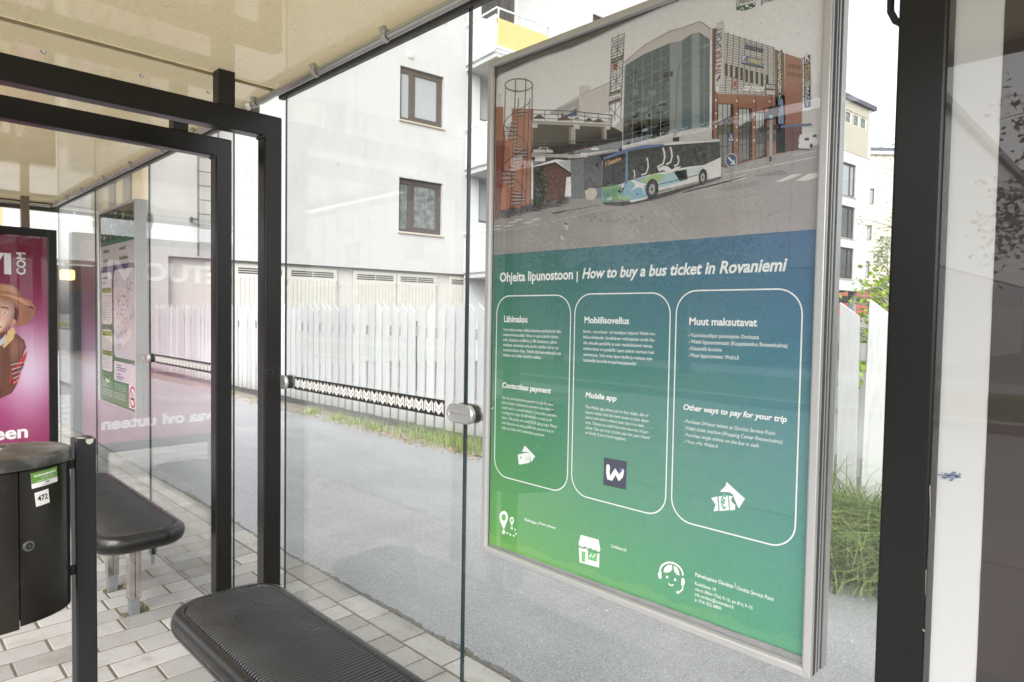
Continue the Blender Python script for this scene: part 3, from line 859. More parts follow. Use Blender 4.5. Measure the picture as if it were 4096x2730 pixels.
# house, shadow and grey wall under the deck
P3((112, 62, 58), (366, 1050), (505, 1020), (604, 1088), (604, 1110), (575, 1112), (562, 1245), (366, 1300), layer=3)
P3((72, 44, 44), (366, 1050), (505, 1018), (606, 1086), (600, 1096), (505, 1034), (366, 1066), layer=4)
P3((190, 192, 200), (520, 1016), (602, 1002), (602, 1080), layer=3)
P3((116, 120, 132), (600, 1006), (700, 992), (780, 976), (800, 1015), (793, 1240), (605, 1250), layer=3)
P3((92, 94, 104), (684, 992), (780, 976), (800, 1015), (795, 1180), (684, 1200), layer=4)
P3((50, 52, 44), (372, 1060), (440, 1045), (452, 1180), (430, 1290), (366, 1300), layer=5)
for i in range(70):
    x, y = RND.uniform(370, 450), RND.uniform(1050, 1260); r_ = RND.uniform(4, 11)
    P3(RND.choice(((66, 72, 52), (86, 92, 74), (44, 46, 38), (110, 112, 108))), (x, y-r_), (x+r_, y), (x+r_*.3, y+r_), (x-r_*.6, y+r_*.4), layer=6)
P3((206, 196, 178), (690, 1200), (725, 1180), (762, 1185), (768, 1225), (745, 1258), (700, 1252), layer=5)
for i in range(34):     # parked bicycles
    f = i/33; x = 128+f*430; y = 1352-f*86+RND.uniform(-8, 8); rr_ = 22-7*f
    c = RND.choice(((44, 42, 44), (60, 58, 60), (40, 60, 110), (150, 150, 152), (86, 40, 40), (120, 124, 128)))
    for dx in (0, rr_*1.7):
        pts = [p3(x+dx+rr_*.55*math.cos(t*.7), y+rr_*math.sin(t*.7)) for t in range(9)]
        A.line(pts, .0012, c, 6, True)
    L3(c, .0016, (x, y), (x+rr_*.7, y-rr_), (x+rr_*1.7, y), layer=7); L3(c, .0016, (x+rr_*.4, y-rr_*1.2), (x+rr_*1.5, y-rr_*1.2), layer=7)
# spiral fire escape
ST = (84, 78, 76)
cage = [p3(277+88*math.cos(t/16*6.283), 536+40*math.sin(t/16*6.283)) for t in range(16)]
A.line(cage, .0024, ST, 8, True)
for xt, yt, xb, yb_ in ((195, 545, 160, 1330), (258, 505, 222, 1370), (322, 498, 290, 1350), (362, 540, 350, 1290), (345, 620, 318, 1300), (275, 615, 262, 1000)):
    L3(ST, .0038, (xt, yt), (xb, yb_), layer=8)
for i in range(52):
    f = i/51; y = 700+f*590; a = f*6.283*2.1+.3
    cx = 268-30*f
    x0, x1 = cx-10*math.cos(a), cx+78*math.cos(a)
    L3((78, 74, 72) if i % 2 else (172, 166, 160), .0035, (x0, y), (x1, y-10*math.sin(a)), layer=7)
for f0 in (0, .5, 1.0, 1.5):
    pts = [(268-30*(f0/2+k/60)+76*math.cos(f0*6.283+k/16*6.283*.5), 640+(f0/2+k/60)*560-16*math.sin(k/16*3.14)) for k in range(17)]
    L3(ST, .0034, *pts, layer=8)
L3(ST, .0015, (158, 590), (158, 675)); L3(ST, .0012, (148, 600), (170, 596))
# sign lattice mast
LT = (70, 64, 60)
for x0, x1 in ((864, 842), (938, 915), (900, 878)): L3(LT, .0024, (x0, 240 if x0 == 864 else 208), (x1, 760), layer=5)
for i in range(22):
    y = 240+i*19; xo = -22*i/26
    L3(LT, .0018, (856+xo, y+6), (940+xo, y-26), layer=5)
for i in range(5):
    y = 280+i*100; L3(LT, .0018, (864-4*i, y), (934-4*i, y+70), layer=5); L3(LT, .0018, (934-4*i, y-30), (864-4*i, y+80), layer=5)
def signq(c, x0, x1, y0l, y0r, h, layer=6): P3(c, (x0, y0l), (x1, y0r), (x1-2, y0r+h), (x0-2, y0l+h), layer=layer)
def tx(txt, x0, y, x1, y1, capx, col, layer=7, bold=.01, shear=0.0):
    a, b_ = p3(x0, y), p3(x1, y1)
    L = math.hypot(b_[0]-a[0], b_[1]-a[1]); ang = math.degrees(math.atan2(b_[1]-a[1], b_[0]-a[0]))
    cap = abs(p3(x0, y-capx)[1]-a[1])
    A.text(txt, a[0], a[1], a[0]+L, cap, col, layer, bold, shear, ang)
signq((214, 212, 210), 860, 936, 268, 238, 24); tx('INTERSPORT', 866, 285, 930, 259, 13, (70, 70, 130))
signq((46, 42, 40), 858, 928, 376, 346, 30); tx('KOOKENKÄ', 866, 392, 922, 368, 12, (210, 206, 200))
signq((224, 222, 220), 900, 928, 384, 372, 24); tx('ecco', 904, 400, 924, 391, 9, (60, 60, 60))
E3(878, 424, 13, 20, (196, 70, 56), 6)
tx('clas ohlson', 852, 486, 924, 452, 18, (222, 220, 218), 7, .03)
signq((62, 96, 72), 846, 916, 584, 560, 26); tx('TERVEYSASEMA', 852, 604, 898, 590, 8, (210, 216, 210))
signq((226, 224, 222), 846, 916, 610, 586, 28); tx('NordLab', 856, 628, 908, 612, 12, (140, 50, 90))
signq((44, 48, 108), 842, 916, 640, 618, 22); tx('K SUPERMARKET', 848, 657, 912, 640, 9, (226, 190, 90))
P3((196, 192, 188), (868, 800), (930, 740), (930, 830), (868, 800), layer=4)
# glass corner building
P3((205, 202, 199), (935, 395), (1060, 292), (1225, 198), (1300, 182), (1412, 138), (1482, 186), (1490, 250), (1475, 252), (1410, 205), (1362, 216), (1300, 258), (1225, 275), (1060, 342), (945, 412), layer=3)
P3((200, 196, 193), (928, 915), (1225, 842), (1410, 800), (1478, 800), (1490, 1000), (930, 1000), layer=3)
P3((62, 96, 106), (945, 412), (1060, 342), (1225, 272), (1225, 842), (930, 916), layer=4)
P3((128, 150, 153), (1225, 272), (1300, 256), (1300, 824), (1225, 842), layer=4)
P3((74, 108, 118), (1300, 256), (1362, 214), (1362, 810), (1300, 824), layer=4)
P3((136, 158, 160), (1362, 214), (1410, 205), (1410, 802), (1362, 810), layer=4)
P3((84, 112, 122), (1410, 205), (1475, 250), (1472, 802), (1410, 802), layer=4)
for i in range(60):
    x = RND.uniform(950, 1200); y = RND.uniform(420, 860); w, h = RND.uniform(10, 60), RND.uniform(6, 40)
    if y > 880-(x-945)*.2: continue
    P3(RND.choice(((44, 66, 74), (82, 120, 128), (54, 86, 96), (36, 52, 58), (96, 136, 142))), (x, y), (x+w, y-w*.2), (x+w, y-w*.2+h), (x, y+h), layer=5)
P3((168, 196, 200), (1046, 815), (1086, 803), (1086, 822), (1046, 832), layer=6)
P3((50, 52, 50), (938, 760), (1225, 740), (1225, 842), (930, 916), layer=5)
MU = (120, 146, 156)
for i in range(6):
    f = i/5; x = 942+f*283; L3(MU, .0024, (x, 414-f*142+(8 if 0 < f < 1 else 0)), (x-12*(1-f), 914-f*72), layer=6)
for i in range(1, 8):
    f = i/8; L3(MU, .0015, (944-13*f, 412+f*503), (1225, 273+f*568), layer=6)
for x, t, b_ in ((1262, 264, 833), (1300, 256, 824), (1362, 214, 812), (1410, 206, 802), (1440, 225, 802)):
    L3(MU, .0026, (x, t), (x, b_), layer=6)
for i in range(1, 8):
    f = i/8; L3(MU, .0014, (1225, 273+f*568), (1300, 256+f*567), (1362, 214+f*596), (1410, 206+f*596), (1475, 250+f*550), layer=6)
for i in range(3):
    y = 420+i*160; L3(MU, .0013, (950, y+30), (995, y+90), layer=6); L3(MU, .0013, (1170, y-60), (1218, y), layer=6)
L3((84, 80, 76), .0018, (935, 395), (1060, 290), (1225, 196), (1300, 180), (1412, 136), (1482, 184), layer=6)
P3((104, 62, 52), (1490, 182), (1514, 178), (1508, 640), (1500, 872), (1486, 870), layer=5)
# brick shop building
BR = (172, 98, 70)
P3(BR, (1492, 560), (1530, 590), (1880, 604), (1955, 600), (1950, 955), (1560, 1058), (1540, 900), (1490, 876), layer=4)
P3((160, 86, 62), (1880, 310), (1940, 335), (1952, 960), (1890, 960), layer=4)
P3((178, 104, 78), (1946, 338), (2050, 372), (2053, 938), (1948, 956), layer=5)
for i in range(7):
    x = 1962+i*14; P3((110, 58, 44), (x, 400+i*2), (x+9, 402+i*2), (x+9, 428+i*2), (x, 426+i*2), layer=6); P3((110, 58, 44), (x, 450+i*2), (x+7, 450+i*2), (x+7, 480+i*2), (x, 480+i*2), layer=6)
P3((120, 54, 46), (1950, 800), (2052, 790), (2053, 938), (1948, 956), layer=6)
for i in range(5): P3((74, 40, 38), (1958+i*20, 830), (1966+i*20, 828), (1966+i*20, 944-i*3), (1958+i*20, 946-i*3), layer=7)
for x0, x1, t, b0, b1 in ((1528, 1616, 657, 1050, 1035), (1658, 1731, 687, 1022, 1004), (1765, 1825, 711, 1000, 984)):
    P3((58, 36, 32), (x0-4, t-6), (x1+8, t-4), (x1+8, b1), (x0-4, b0), layer=5)
    P3((188, 190, 190), (x0, t), (x1-12, t+1), (x1-12, t+120), (x0, t+110), layer=6)
    P3((92, 90, 86), (x0, t+110), (x1-12, t+70), (x1-12, t+250), (x0, t+250), layer=7)
    P3((128, 128, 126), (x0, t+190), (x1-12, t+190), (x1-12, b1-4), (x0, b0-4), layer=8)
    for f in (.33, .66): L3((54, 48, 46), .002, (x0+(x1-x0)*f, t), (x0+(x1-x0)*f, b0-4), layer=9)
    for f in (.35, .68): L3((54, 48, 46), .002, (x0, t+(b0-t)*f), (x1-10, t+(b1-t)*f), layer=9)
for x in (1513, 1644, 1753, 1850):
    for k in range(4):
        y = 632+k*82+(x-1513)*.02; P3((226, 214, 204), (x, y-10), (x+7, y), (x, y+10), (x-7, y), layer=6)
    L3((104, 50, 38), .0022, (x+9, 600), (x+9, 960), layer=5)
# light grid facade with shop names
P3((208, 206, 204), (1565, 203), (1880, 300), (1885, 606), (1528, 586), layer=5)
for i in range(24):
    f = i/23; L3((96, 90, 86), .0013, (1560-30*f, 212+f*370), (1876+6*f, 302+f*300), layer=6)
for i in range(9):
    f = i/8; L3((76, 70, 66), .002, (1590+f*285, 205+f*92), (1572+f*305, 584+f*18), layer=6)
for i in range(9):
    x = 1570+i*32; y = 400+i*9; P3((52, 50, 50), (x, y), (x+17, y+4), (x+17, y+82), (x, y+78), layer=7)
tx('Handelsbanken', 1690, 306, 1806, 336, 34, (58, 62, 128), 9, .04)
P3((58, 56, 60), (1672, 392), (1814, 418), (1814, 432), (1672, 404), layer=8)
P3((74, 112, 170), (1676, 346), (1811, 376), (1811, 424), (1676, 398), layer=9)
P3((222, 224, 228), (1682, 352), (1702, 357), (1702, 398), (1682, 394), layer=10); tx('K', 1685, 390, 1700, 393, 28, (40, 60, 130), 11, .03)
tx('SUPERMARKET', 1710, 391, 1806, 413, 26, (236, 214, 120), 11, .03)
tx('clas ohlson', 1684, 570, 1812, 580, 44, (236, 236, 236), 10, .05)
tx('clas ohlson', 1687, 574, 1815, 584, 44, (104, 100, 98), 9, .06)
A.line([p3(1632+16*math.cos(t*.4488), 527+38*math.sin(t*.4488)) for t in range(14)], .0018, (190, 70, 60), 9, True)
E3(1632, 530, 9, 20, (196, 84, 70), 8)
P3((70, 66, 64), (1823, 526), (1886, 534), (1886, 604), (1823, 600), layer=8); P3((206, 204, 202), (1830, 534), (1884, 541), (1884, 562), (1830, 556), layer=9)
P3((214, 190, 190), (1830, 568), (1884, 572), (1884, 600), (1830, 596), layer=9); tx('FEENA', 1840, 555, 1880, 560, 12, (110, 106, 104), 10)
P3((212, 210, 209), (1518, 150), (1562, 131), (1562, 528), (1508, 546), layer=9)
def vtx(txt, x, yb_, xt, yt, wid, col, layer=10, bold=.02, stack=False):
    wid = wid*.8
    a, b_ = p3(x, yb_), p3(xt, yt)
    L = math.hypot(b_[0]-a[0], b_[1]-a[1]); ang = math.degrees(math.atan2(b_[1]-a[1], b_[0]-a[0]))
    A.text(txt, a[0], a[1], a[0]+L, wid, col, layer, bold, 0, ang)
vtx('INTER', 1546, 460, 1552, 306, .0165, (168, 52, 66)); vtx('SPORT', 1548, 304, 1555, 172, .0165, (58, 62, 126))
P3((58, 62, 126), (1524, 500), (1534, 476), (1546, 470), (1540, 500), layer=10); E3(1524, 506, 7, 9, (178, 58, 60), 10)
def stacked(txt, x, y0, y1, w, cap, cols, layer=10):
    n = len(txt)
    for i, ch in enumerate(txt):
        y = y0+(y1-y0)*(i+.8)/n; a = p3(x, y)
        A.text(ch, a[0]-w/2 if ch != 'I' else a[0]-w/6, a[1], a[0]+w/2 if ch != 'I' else a[0]+w/6, cap, cols[i] if isinstance(cols, list) else cols, layer, .02)
P3((44, 84, 62), (1898, 326), (1930, 311), (1929, 618), (1896, 628), layer=8)
stacked('TERVEYSASEMA', 1914, 326, 590, .0058, .0075, (222, 222, 214), 9)
P3((206, 206, 200), (1904, 594), (1914, 604), (1924, 590), (1916, 610), (1916, 622), (1911, 622), (1911, 610), layer=9)
P3((46, 48, 100), (2066, 359), (2105, 345), (2108, 674), (2068, 680), layer=8)
a = p3(2072, 386); A.text('K', a[0], a[1], p3(2101, 386)[0], .015, (232, 232, 232), 9, .03)
L3((230, 230, 230), .002, (2070, 398), (2104, 388), layer=9)
stacked('SUPERMARKET', 2087, 402, 672, .0075, .0095, [(196, 162, 84)]*5+[(216, 214, 212)]*6, 9)
for y in range(370, 690, 40): L3((100, 96, 94), .0014, (2052, y), (2068, y-3), layer=7)
L3((120, 116, 114), .0014, (2054, 370), (2054, 690), layer=7)
P3((212, 210, 208), (2052, 700), (2110, 690), (2110, 640), (2150, 620), (2150, 830), (2052, 860), layer=3)
P3((86, 108, 158), (1920, 788), (2114, 776), (2114, 792), (1920, 806), layer=8); P3((110, 136, 182), (1904, 624), (1934, 624), (1940, 780), (1904, 780), layer=6)
def van():
    c = (222, 222, 222)
    P3(c, (2030, 895), (2040, 848), (2085, 838), (2150, 834), (2150, 912), (2108, 922), (2108, 936), (2032, 932), layer=9)
    P3((60, 64, 70), (2070, 868), (2098, 866), (2098, 884), (2070, 886), layer=10)
    P3((52, 54, 58), (2118, 862), (2124, 848), (2146, 846), (2146, 866), layer=10)
    E3(2112, 918, 10, 15, (50, 50, 52), 10); P3((80, 78, 76), (2030, 934), (2108, 938), (2104, 944), (2034, 942), layer=8)
    P3((180, 70, 60), (2032, 892), (2038, 892), (2038, 908), (2032, 908), layer=10)
van()
# street furniture in the picture
PL_ = (168, 164, 162)
L3((128, 124, 122), .0036, (1256, 870), (1275, 470), layer=9)
L3((128, 124, 122), .003, (1275, 470), (1282, 415), (1320, 380), (1440, 300), layer=9)
P3((150, 148, 146), (1422, 306), (1450, 280), (1474, 278), (1472, 290), (1440, 304), layer=9)
P3((50, 48, 48), (1244, 866), (1284, 860), (1284, 888), (1244, 890), layer=9)
L3(PL_, .0085, (1860, 756), (1860, 1086), layer=11)
P3((36, 34, 34), (1812, 682), (1852, 672), (1884, 668), (1884, 750), (1848, 756), (1815, 752), layer=12)
P3((30, 28, 28), (1884, 668), (1918, 664), (1918, 682), (1900, 690), (1916, 706), (1898, 712), (1890, 740), (1884, 744), layer=12)
E3(1832, 694, 12, 13, (206, 74, 62), 13); E3(1861, 737, 13, 14, (96, 176, 178), 13)
P3((56, 46, 46), (1784, 822), (1848, 800), (1900, 782), (1912, 790), (1912, 808), (1850, 824), (1790, 836), layer=10)
E3(1862, 864, 32, 34, (74, 66, 66), 10)
P3((40, 40, 42), (1850, 985), (1864, 983), (1864, 1016), (1850, 1018), layer=12)
L3((150, 148, 148), .0038, (1610, 890), (1612, 1166), layer=11)
P3((62, 82, 140), (1590, 842), (1629, 836), (1629, 888), (1590, 892), layer=12)
P3((226, 226, 228), (1610, 846), (1625, 884), (1594, 886), layer=13); P3((40, 44, 70), (1606, 868), (1610, 856), (1614, 868), (1618, 882), (1610, 876), (1602, 884), layer=14)
E3(1612, 1009, 36, 42, (54, 76, 142), 13); A.line([p3(1612+36*math.cos(t*.349), 1009+42*math.sin(t*.349)) for t in range(18)], .0012, (214, 214, 218), 14, True)
L3((226, 226, 230), .005, (1594, 990), (1626, 1024), layer=14); P3((226, 226, 230), (1634, 1004), (1636, 1034), (1606, 1036), layer=14)
# bus
BK = (58, 58, 62)
P3((226, 224, 222), (958, 935), (1180, 906), (1300, 886), (1536, 877), (1546, 1000), (1546, 1108), (1100, 1210), (1080, 1250), (985, 1272), (950, 1250), layer=10)
P3((92, 126, 190), (810, 990), (952, 938), (1060, 914), (1190, 906), (1188, 918), (962, 950), (952, 962), (812, 1006), layer=12)
P3(BK, (962, 948), (1180, 916), (1538, 890), (1544, 990), (1440, 1038), (1330, 1050), (1100, 1098), (962, 1138), layer=11)
P3((46, 46, 50), (806, 1008), (956, 958), (962, 1140), (905, 1160), (800, 1176), layer=12)
P3((86, 140, 196), (950, 950), (964, 946), (962, 1140), (945, 1180), (950, 1060), layer=13)
P3((112, 176, 112), (797, 1180), (906, 1158), (908, 1170), (925, 1165), (905, 1250), (850, 1270), (795, 1270), layer=12)
P3((82, 158, 120), (810, 1200), (900, 1182), (890, 1236), (815, 1252), layer=13)
P3((120, 184, 214), (945, 1152), (985, 1132), (1088, 1108), (1080, 1240), (960, 1262), (905, 1252), (930, 1200), layer=12)
P3((146, 200, 110), (898, 1220), (950, 1236), (1000, 1226), (960, 1258), (905, 1252), layer=13)
P3((100, 162, 210), (795, 1186), (806, 1184), (812, 1240), (796, 1262), layer=13)
P3((152, 206, 214), (1150, 1110), (1290, 1070), (1330, 1062), (1340, 1130), (1160, 1180), layer=11)
P3((158, 204, 120), (1040, 1138), (1120, 1092), (1196, 1096), (1190, 1120), (1150, 1146), (1060, 1150), layer=13)
P3((196, 216, 222), (1250, 1078), (1330, 1066), (1440, 1042), (1440, 1090), (1290, 1140), layer=11)
for cx, cy, rx, ry in ((1116, 1190, 36, 56), (1434, 1116, 24, 46)):
    c0 = p3(cx, cy); rx_, rz_ = (p3(cx+rx, cy)[0]-c0[0]), abs(p3(cx, cy+ry)[1]-c0[1])
    A.ell(c0[0], c0[1]+.001, rx_*1.12, rz_*1.12, (40, 38, 40), 14); A.ell(*c0, rx_*.82, rz_*.86, (56, 54, 56), 15)
    A.ell(*c0, rx_*.52, rz_*.56, (196, 194, 192), 16); A.ell(*c0, rx_*.2, rz_*.22, (74, 70, 70), 17)
    for t in range(8): A.ell(c0[0]+rx_*.36*math.cos(t*.785), c0[1]+rz_*.4*math.sin(t*.785), rx_*.07, rz_*.08, (84, 80, 80), 17, 6)
L3((60, 70, 84), .002, (1156, 1160), (1420, 1096), layer=14); L3((196, 200, 206), .0022, (1156, 1214), (1256, 1190), layer=14)
P3((70, 66, 66), (800, 1274), (960, 1266), (1085, 1244), (1160, 1220), (1546, 1112), (1546, 1122), (1150, 1250), (940, 1292), (820, 1288), layer=9)
WH = (232, 230, 228)
def antler(pts, w0):
    P = [p3(*p) for p in pts]
    A.line(P, w0*.5, WH, 15)
antler([(1050, 1100), (1080, 1090), (1092, 1050), (1090, 1015), (1082, 992)], .006)
antler([(1150, 1050), (1186, 1030), (1196, 990), (1192, 955), (1184, 930)], .007)
antler([(1205, 1035), (1232, 1020), (1242, 985), (1238, 950), (1230, 925)], .007)
antler([(1255, 1045), (1278, 1035), (1284, 1010), (1276, 980)], .006)
antler([(1003, 1122), (1008, 1100), (1002, 1070)], .005)
P3(WH, (1145, 1045), (1165, 1055), (1186, 1042), (1215, 1046), (1240, 1068), (1262, 1052), (1300, 1046), (1285, 1060), (1262, 1072), (1240, 1082), (1215, 1080), (1180, 1070), (1160, 1080), layer=15)
P3(WH, (982, 1140), (1000, 1130), (1020, 1140), (1046, 1150), (1080, 1158), (1062, 1172), (1072, 1220), (1052, 1180), (1020, 1180), (980, 1200), (1008, 1170), (1006, 1152), layer=15)
P3((34, 34, 36), (902, 1196), (925, 1184), (942, 1180), (938, 1194), (918, 1208), (903, 1210), layer=14); P3((220, 224, 226), (912, 1198), (924, 1190), (934, 1188), (926, 1198), layer=15)
P3((226, 226, 228), (835, 1243), (866, 1238), (866, 1254), (835, 1258), layer=14); tx('CPM-420', 838, 1254, 864, 1250, 8, (40, 40, 44), 15)
P3((60, 60, 58), (1018, 1214), (1029, 1212), (1029, 1224), (1018, 1226), layer=15)
tx('SCANIA', 842, 1166, 868, 1160, 6, (190, 190, 190), 15)
tx('5 Ounasrinne', 824, 1044, 922, 1008, 29, (244, 168, 92), 15, .03)
L3((50, 48, 48), .004, (766, 1048), (768, 1030), (800, 1014), layer=13); P3((44, 44, 46), (764, 1030), (776, 1028), (776, 1052), (764, 1054), layer=13)
for x in (1044, 1120, 1330, 1444): L3((44, 44, 48), .0016, (x, 940-(x-960)*.1), (x, 1090-(x-1044)*.13), layer=12)
for i in range(30):
    x, y = RND.uniform(1360, 1470), RND.uniform(915, 1010); q = RND.uniform(5, 12)
    P3(RND.choice(((44, 44, 44), (74, 72, 66), (52, 54, 46))), (x, y-q), (x+q, y), (x, y+q*.7), (x-q, y), layer=12)
A.line([p3(x, 889-(x-1300)*.04) for x in (1300, 1420, 1540)], .002, (198, 198, 198), 13)
# road markings, paving
for (x, y) in ((240, 1378), (350, 1376), (112, 1416), (200, 1394), (180, 1416), (300, 1395), (108, 1438)):
    P3((206, 203, 200), (x, y+8), (x+24, y-2), (x+72, y-5), (x+44, y+6), layer=3)
L3((180, 176, 174), .0022, (112, 1462), (420, 1405), (800, 1318), layer=3)
L3((96, 92, 90), .002, (480, 1338), (790, 1288), layer=3); P3((92, 88, 86), (480, 1340), (560, 1322), (572, 1328), (500, 1346), layer=3)
for k in range(4): L3((214, 212, 210), .002+.001*k, (1300, 1205+k*4), (1700, 1120-k*10+k*4), layer=3)
L3((206, 204, 202), .003, (1560, 1100), (2140, 985), layer=3); L3((206, 204, 202), .002, (1990, 975), (2140, 948), layer=3)
P3((222, 220, 218), (1880, 1142), (1990, 1096), (2058, 1092), (1930, 1142), layer=3); P3((222, 220, 218), (2010, 1136), (2090, 1092), (2150, 1084), (2150, 1112), (2080, 1136), layer=3)
P3((138, 134, 130), (1744, 1110), (1780, 1096), (1920, 1066), (1960, 1082), (1950, 1096), (1820, 1106), layer=4); P3((150, 146, 142), (1530, 1190), (1560, 1178), (1750, 1140), (1810, 1146), (1700, 1170), (1560, 1198), layer=4)
for i in range(40):
    x, y = RND.uniform(640, 1050), RND.uniform(1345, 1400); q = RND.uniform(3, 12)
    P3((128, 122, 118), (x, y), (x+q, y-q*.5), (x+q*1.6, y+q*.3), (x+q*.6, y+q*.6), layer=4)
P3((190, 186, 182), (556, 1396), (572, 1412), (592, 1410), (580, 1446), (566, 1440), (572, 1424), layer=4); P3((60, 52, 48), (556, 1394), (590, 1408), (574, 1414), layer=5)
P3((196, 192, 188), (538, 1472), (564, 1496), (545, 1508), layer=4)
for i in range(90):
    x, y = RND.uniform(130, 2120), RND.uniform(60, 700)
    if y < 470-.37*x+40: continue
    a = p3(x, y); r_ = RND.uniform(.0004, .0011)
    A.poly([(a[0]-r_, a[1]), (a[0], a[1]-r_), (a[0]+r_, a[1]), (a[0], a[1]+r_)], (128, 124, 120), 2)
# company mark at the top
A.tone = lambda c: c
SKY = tone(SKY)
P3((54, 104, 66), (1640, 44), (1640, 66), (1700, 66), (1735, 56), (1758, 44), (1762, 18), layer=4)
P3((50, 82, 80), (1700, 34), (1762, 16), (1758, 44), (1735, 56), (1702, 64), layer=5)
P3(SKY, (1716, 56), (1740, 50), (1740, 45), (1718, 51), layer=6)
E3(1708, 40, 11, 7, SKY, 6); E3(1752, 26, 6, 6, SKY, 6)
E3(1678, 62, 10, 13, SKY, 6); E3(1678, 64, 6, 10, (54, 104, 66), 7)
tx('LINKKARI', 1640, 38, 1762, 2, 34, (48, 96, 72), 6, .01)
tx('pal', 1796, 26, 1880, 4, 34, (70, 74, 124), 6, 0)
# heading, boxes and text on the green field
WT = (232, 236, 234)
def qt(txt, l, r_, top, bold=0.006, it=0.0, f=q1, cap=None, layer=3):
    a, b_ = f(*l), f(*r_); c = f(l[0], top)
    A.text(txt, a[0], a[1], b_[0], (c[1]-a[1]) if cap is None else cap, WT, layer, bold, it)
qt('Ohjeita lipunostoon', (168, 299), (660, 281), 236, .028)
qt('|', (684, 284), (692, 284), 226, 0)
qt('How to buy a bus ticket in Rovaniemi', (722, 277), (2100, 217), 206, .028, .22)
qt('Lähimaksu', (197, 569), (353, 572), 525, .028)
for t, l, r_ in (('Voit maksaa oman matkasi bussissa pankkikortin lähi-', 629, 583), ('maksuominaisuudella. Hinta on sama kaikille ikäryh-', 663, 565),
                 ('mille. Käytössä on 60min ja 24h hintakatot, jolloin', 697, 551), ('matkasta veloitetaan aina sinulle edullisin kerta- tai', 731, 561),
                 ('vuorokausilipun hinta. Yhdellä lähimaksuvälineellä voit', 765, 580), ('maksaa vain yhden henkilön matkan.', 799, 447)):
    qt(t, (191, l), (r_, l+10), l-21)
qt('Contactless payment', (185, 1009), (512, 1048), 972, .028, .2)
for t, l, r_ in (('You can use contactless payment to pay for your', 1084, 529), ('trip on buses. Contactless payment uses debit or', 1117, 530),
                 ('credit card or a mobile device. Contactless payment', 1151, 550), ('is using price caps for 60 minutes as well as 24', 1184, 516),
                 ('hours. The prices are same for all age groups. Please', 1218, 553), ('note that you can only pay for one person’s trip or', 1252, 533),
                 ('trips at a time with contactless payment.', 1286, 468)):
    qt(t, (181, l), (r_, l+50), l-20, 0, .2)
qt('Mobiilisovellus', (737, 576), (1037, 582), 532, .028)
for t, l, r_ in (('Kerta-, vuorokausi– tai kausiliput helposti Waltti mo-', 642, 1215), ('biilisovelluksella. Sovelluksen reittioppaan avulla löy-', 680, 1212),
                 ('dät oikealle pysäkille ja saat reaaliaikaisesti tietoa,', 718, 1196), ('milloin bussi on pysäkillä. Liput tulevat voimaan heti', 757, 1205),
                 ('ostettaessa. Voit ostaa lipun itselle ja mukana mat-', 796, 1196), ('kustavalle kaverille tai perheenjäsenelle!', 834, 1085)):
    qt(t, (730, l), (r_, l+20), l-22)
qt('Mobile app', (742, 1075), (953, 1105), 1038, .028, .2)
for t, l, r_ in (('The Waltti app allows you to buy single, day or', 1148, 1170), ('season ticket, find the best route to your desti-', 1183, 1172),
                 ('nation and shows where your bus is in real-', 1217, 1137), ('time. Tickets are valid from the moment of pur-', 1252, 1170),
                 ('chase. You can buy a ticket also for your friend', 1286, 1175), ('or family if you travel together.', 1320, 1018)):
    qt(t, (743, l), (r_, l+56), l-21, 0, .2)
qt('Muut maksutavat', (1442, 588), (1898, 596), 537, .028)
for t, l, r_ in (('Vuorokausiliput palvelupiste Osviitasta', 669, 1910), ('Waltti lippuautomaatti (Kauppakeskus Rinteenkulma)', 713, 2102), ('Käteisellä bussista', 758, 1660), ('Muut lipputuotteet: Waltti.fi', 804, 1775)):
    qt(t, (1453, l), (r_, l+8), l-27); qt('-', (1438, l), (1445, l), l-27)
qt('Other ways to pay for your trip', (1402, 1157), (2098, 1237), 1119, .028, .2)
for t, l, r_ in (('Purchase 24-hour tickets at Osviitta Service Point', 1247, 2020), ('Waltti ticket machine (Shopping Center Rinteenkulma)', 1292, 2068), ('Purchase single tickets on the bus in cash', 1337, 1908), ('More info: Waltti.fi', 1382, 1633)):
    qt(t, (1417, l), (r_, l+60), l-25, 0, .2); qt('-', (1404, l), (1411, l), l-25)
for (xl, xr, yl, top, bot) in ((148, 645, 480, q1(390, 392)[1], q2(350, 297)[1]), (673, 1315, 480, q1(980, 378)[1], q2(920, 437)[1]), (1355, 2202, 480, q1(1780, 353)[1], q2(1640, 620)[1])):
    A.line(A.rrect(q1(xl, yl)[0], q1(xr, yl)[0], bot, top, .044, 9), .0026, WT, 3, True)
def P2(*pts, col=WT, layer=3): A.poly([q2(*p) for p in pts], col, layer)
P2((302, 92), (320, 52), (386, 122), (362, 160), (352, 128), (345, 96))
P2((275, 114), (280, 108), (342, 98), (347, 104), (354, 156), (350, 163), (288, 175), (281, 170))
P2((287, 124), (297, 122), (299, 134), (289, 136), col=(110, 184, 120), layer=4)
for k in range(3): A.line([q2(326+k*7+4*math.sin(t*.6), 126+k*-1+t*4) for t in range(6)], .0009, (110, 184, 120), 4)
P2((827, 128), (973, 155), (967, 335), (822, 304), col=(48, 50, 72), layer=3)
A.line([q2(*p) for p in ((854, 186), (852, 225), (858, 258), (874, 262), (888, 238), (900, 220), (912, 238), (924, 260), (938, 246), (944, 214))], .0094, (238, 240, 242), 5)
for q_ in ((854, 186), (852, 225), (858, 258), (874, 262), (888, 238), (900, 220), (912, 238), (924, 260), (938, 246), (944, 214)):
    A.ell(*q2(*q_), .0047, .0047, (238, 240, 242), 6, 14)
P2((928, 204), (950, 200), (940, 224), (930, 226), col=(90, 96, 190), layer=7)
P2((1568, 348), (1604, 312), (1612, 285), (1640, 312), (1730, 394), (1716, 412), (1692, 455), (1680, 440), (1664, 402), (1650, 364), (1630, 352))
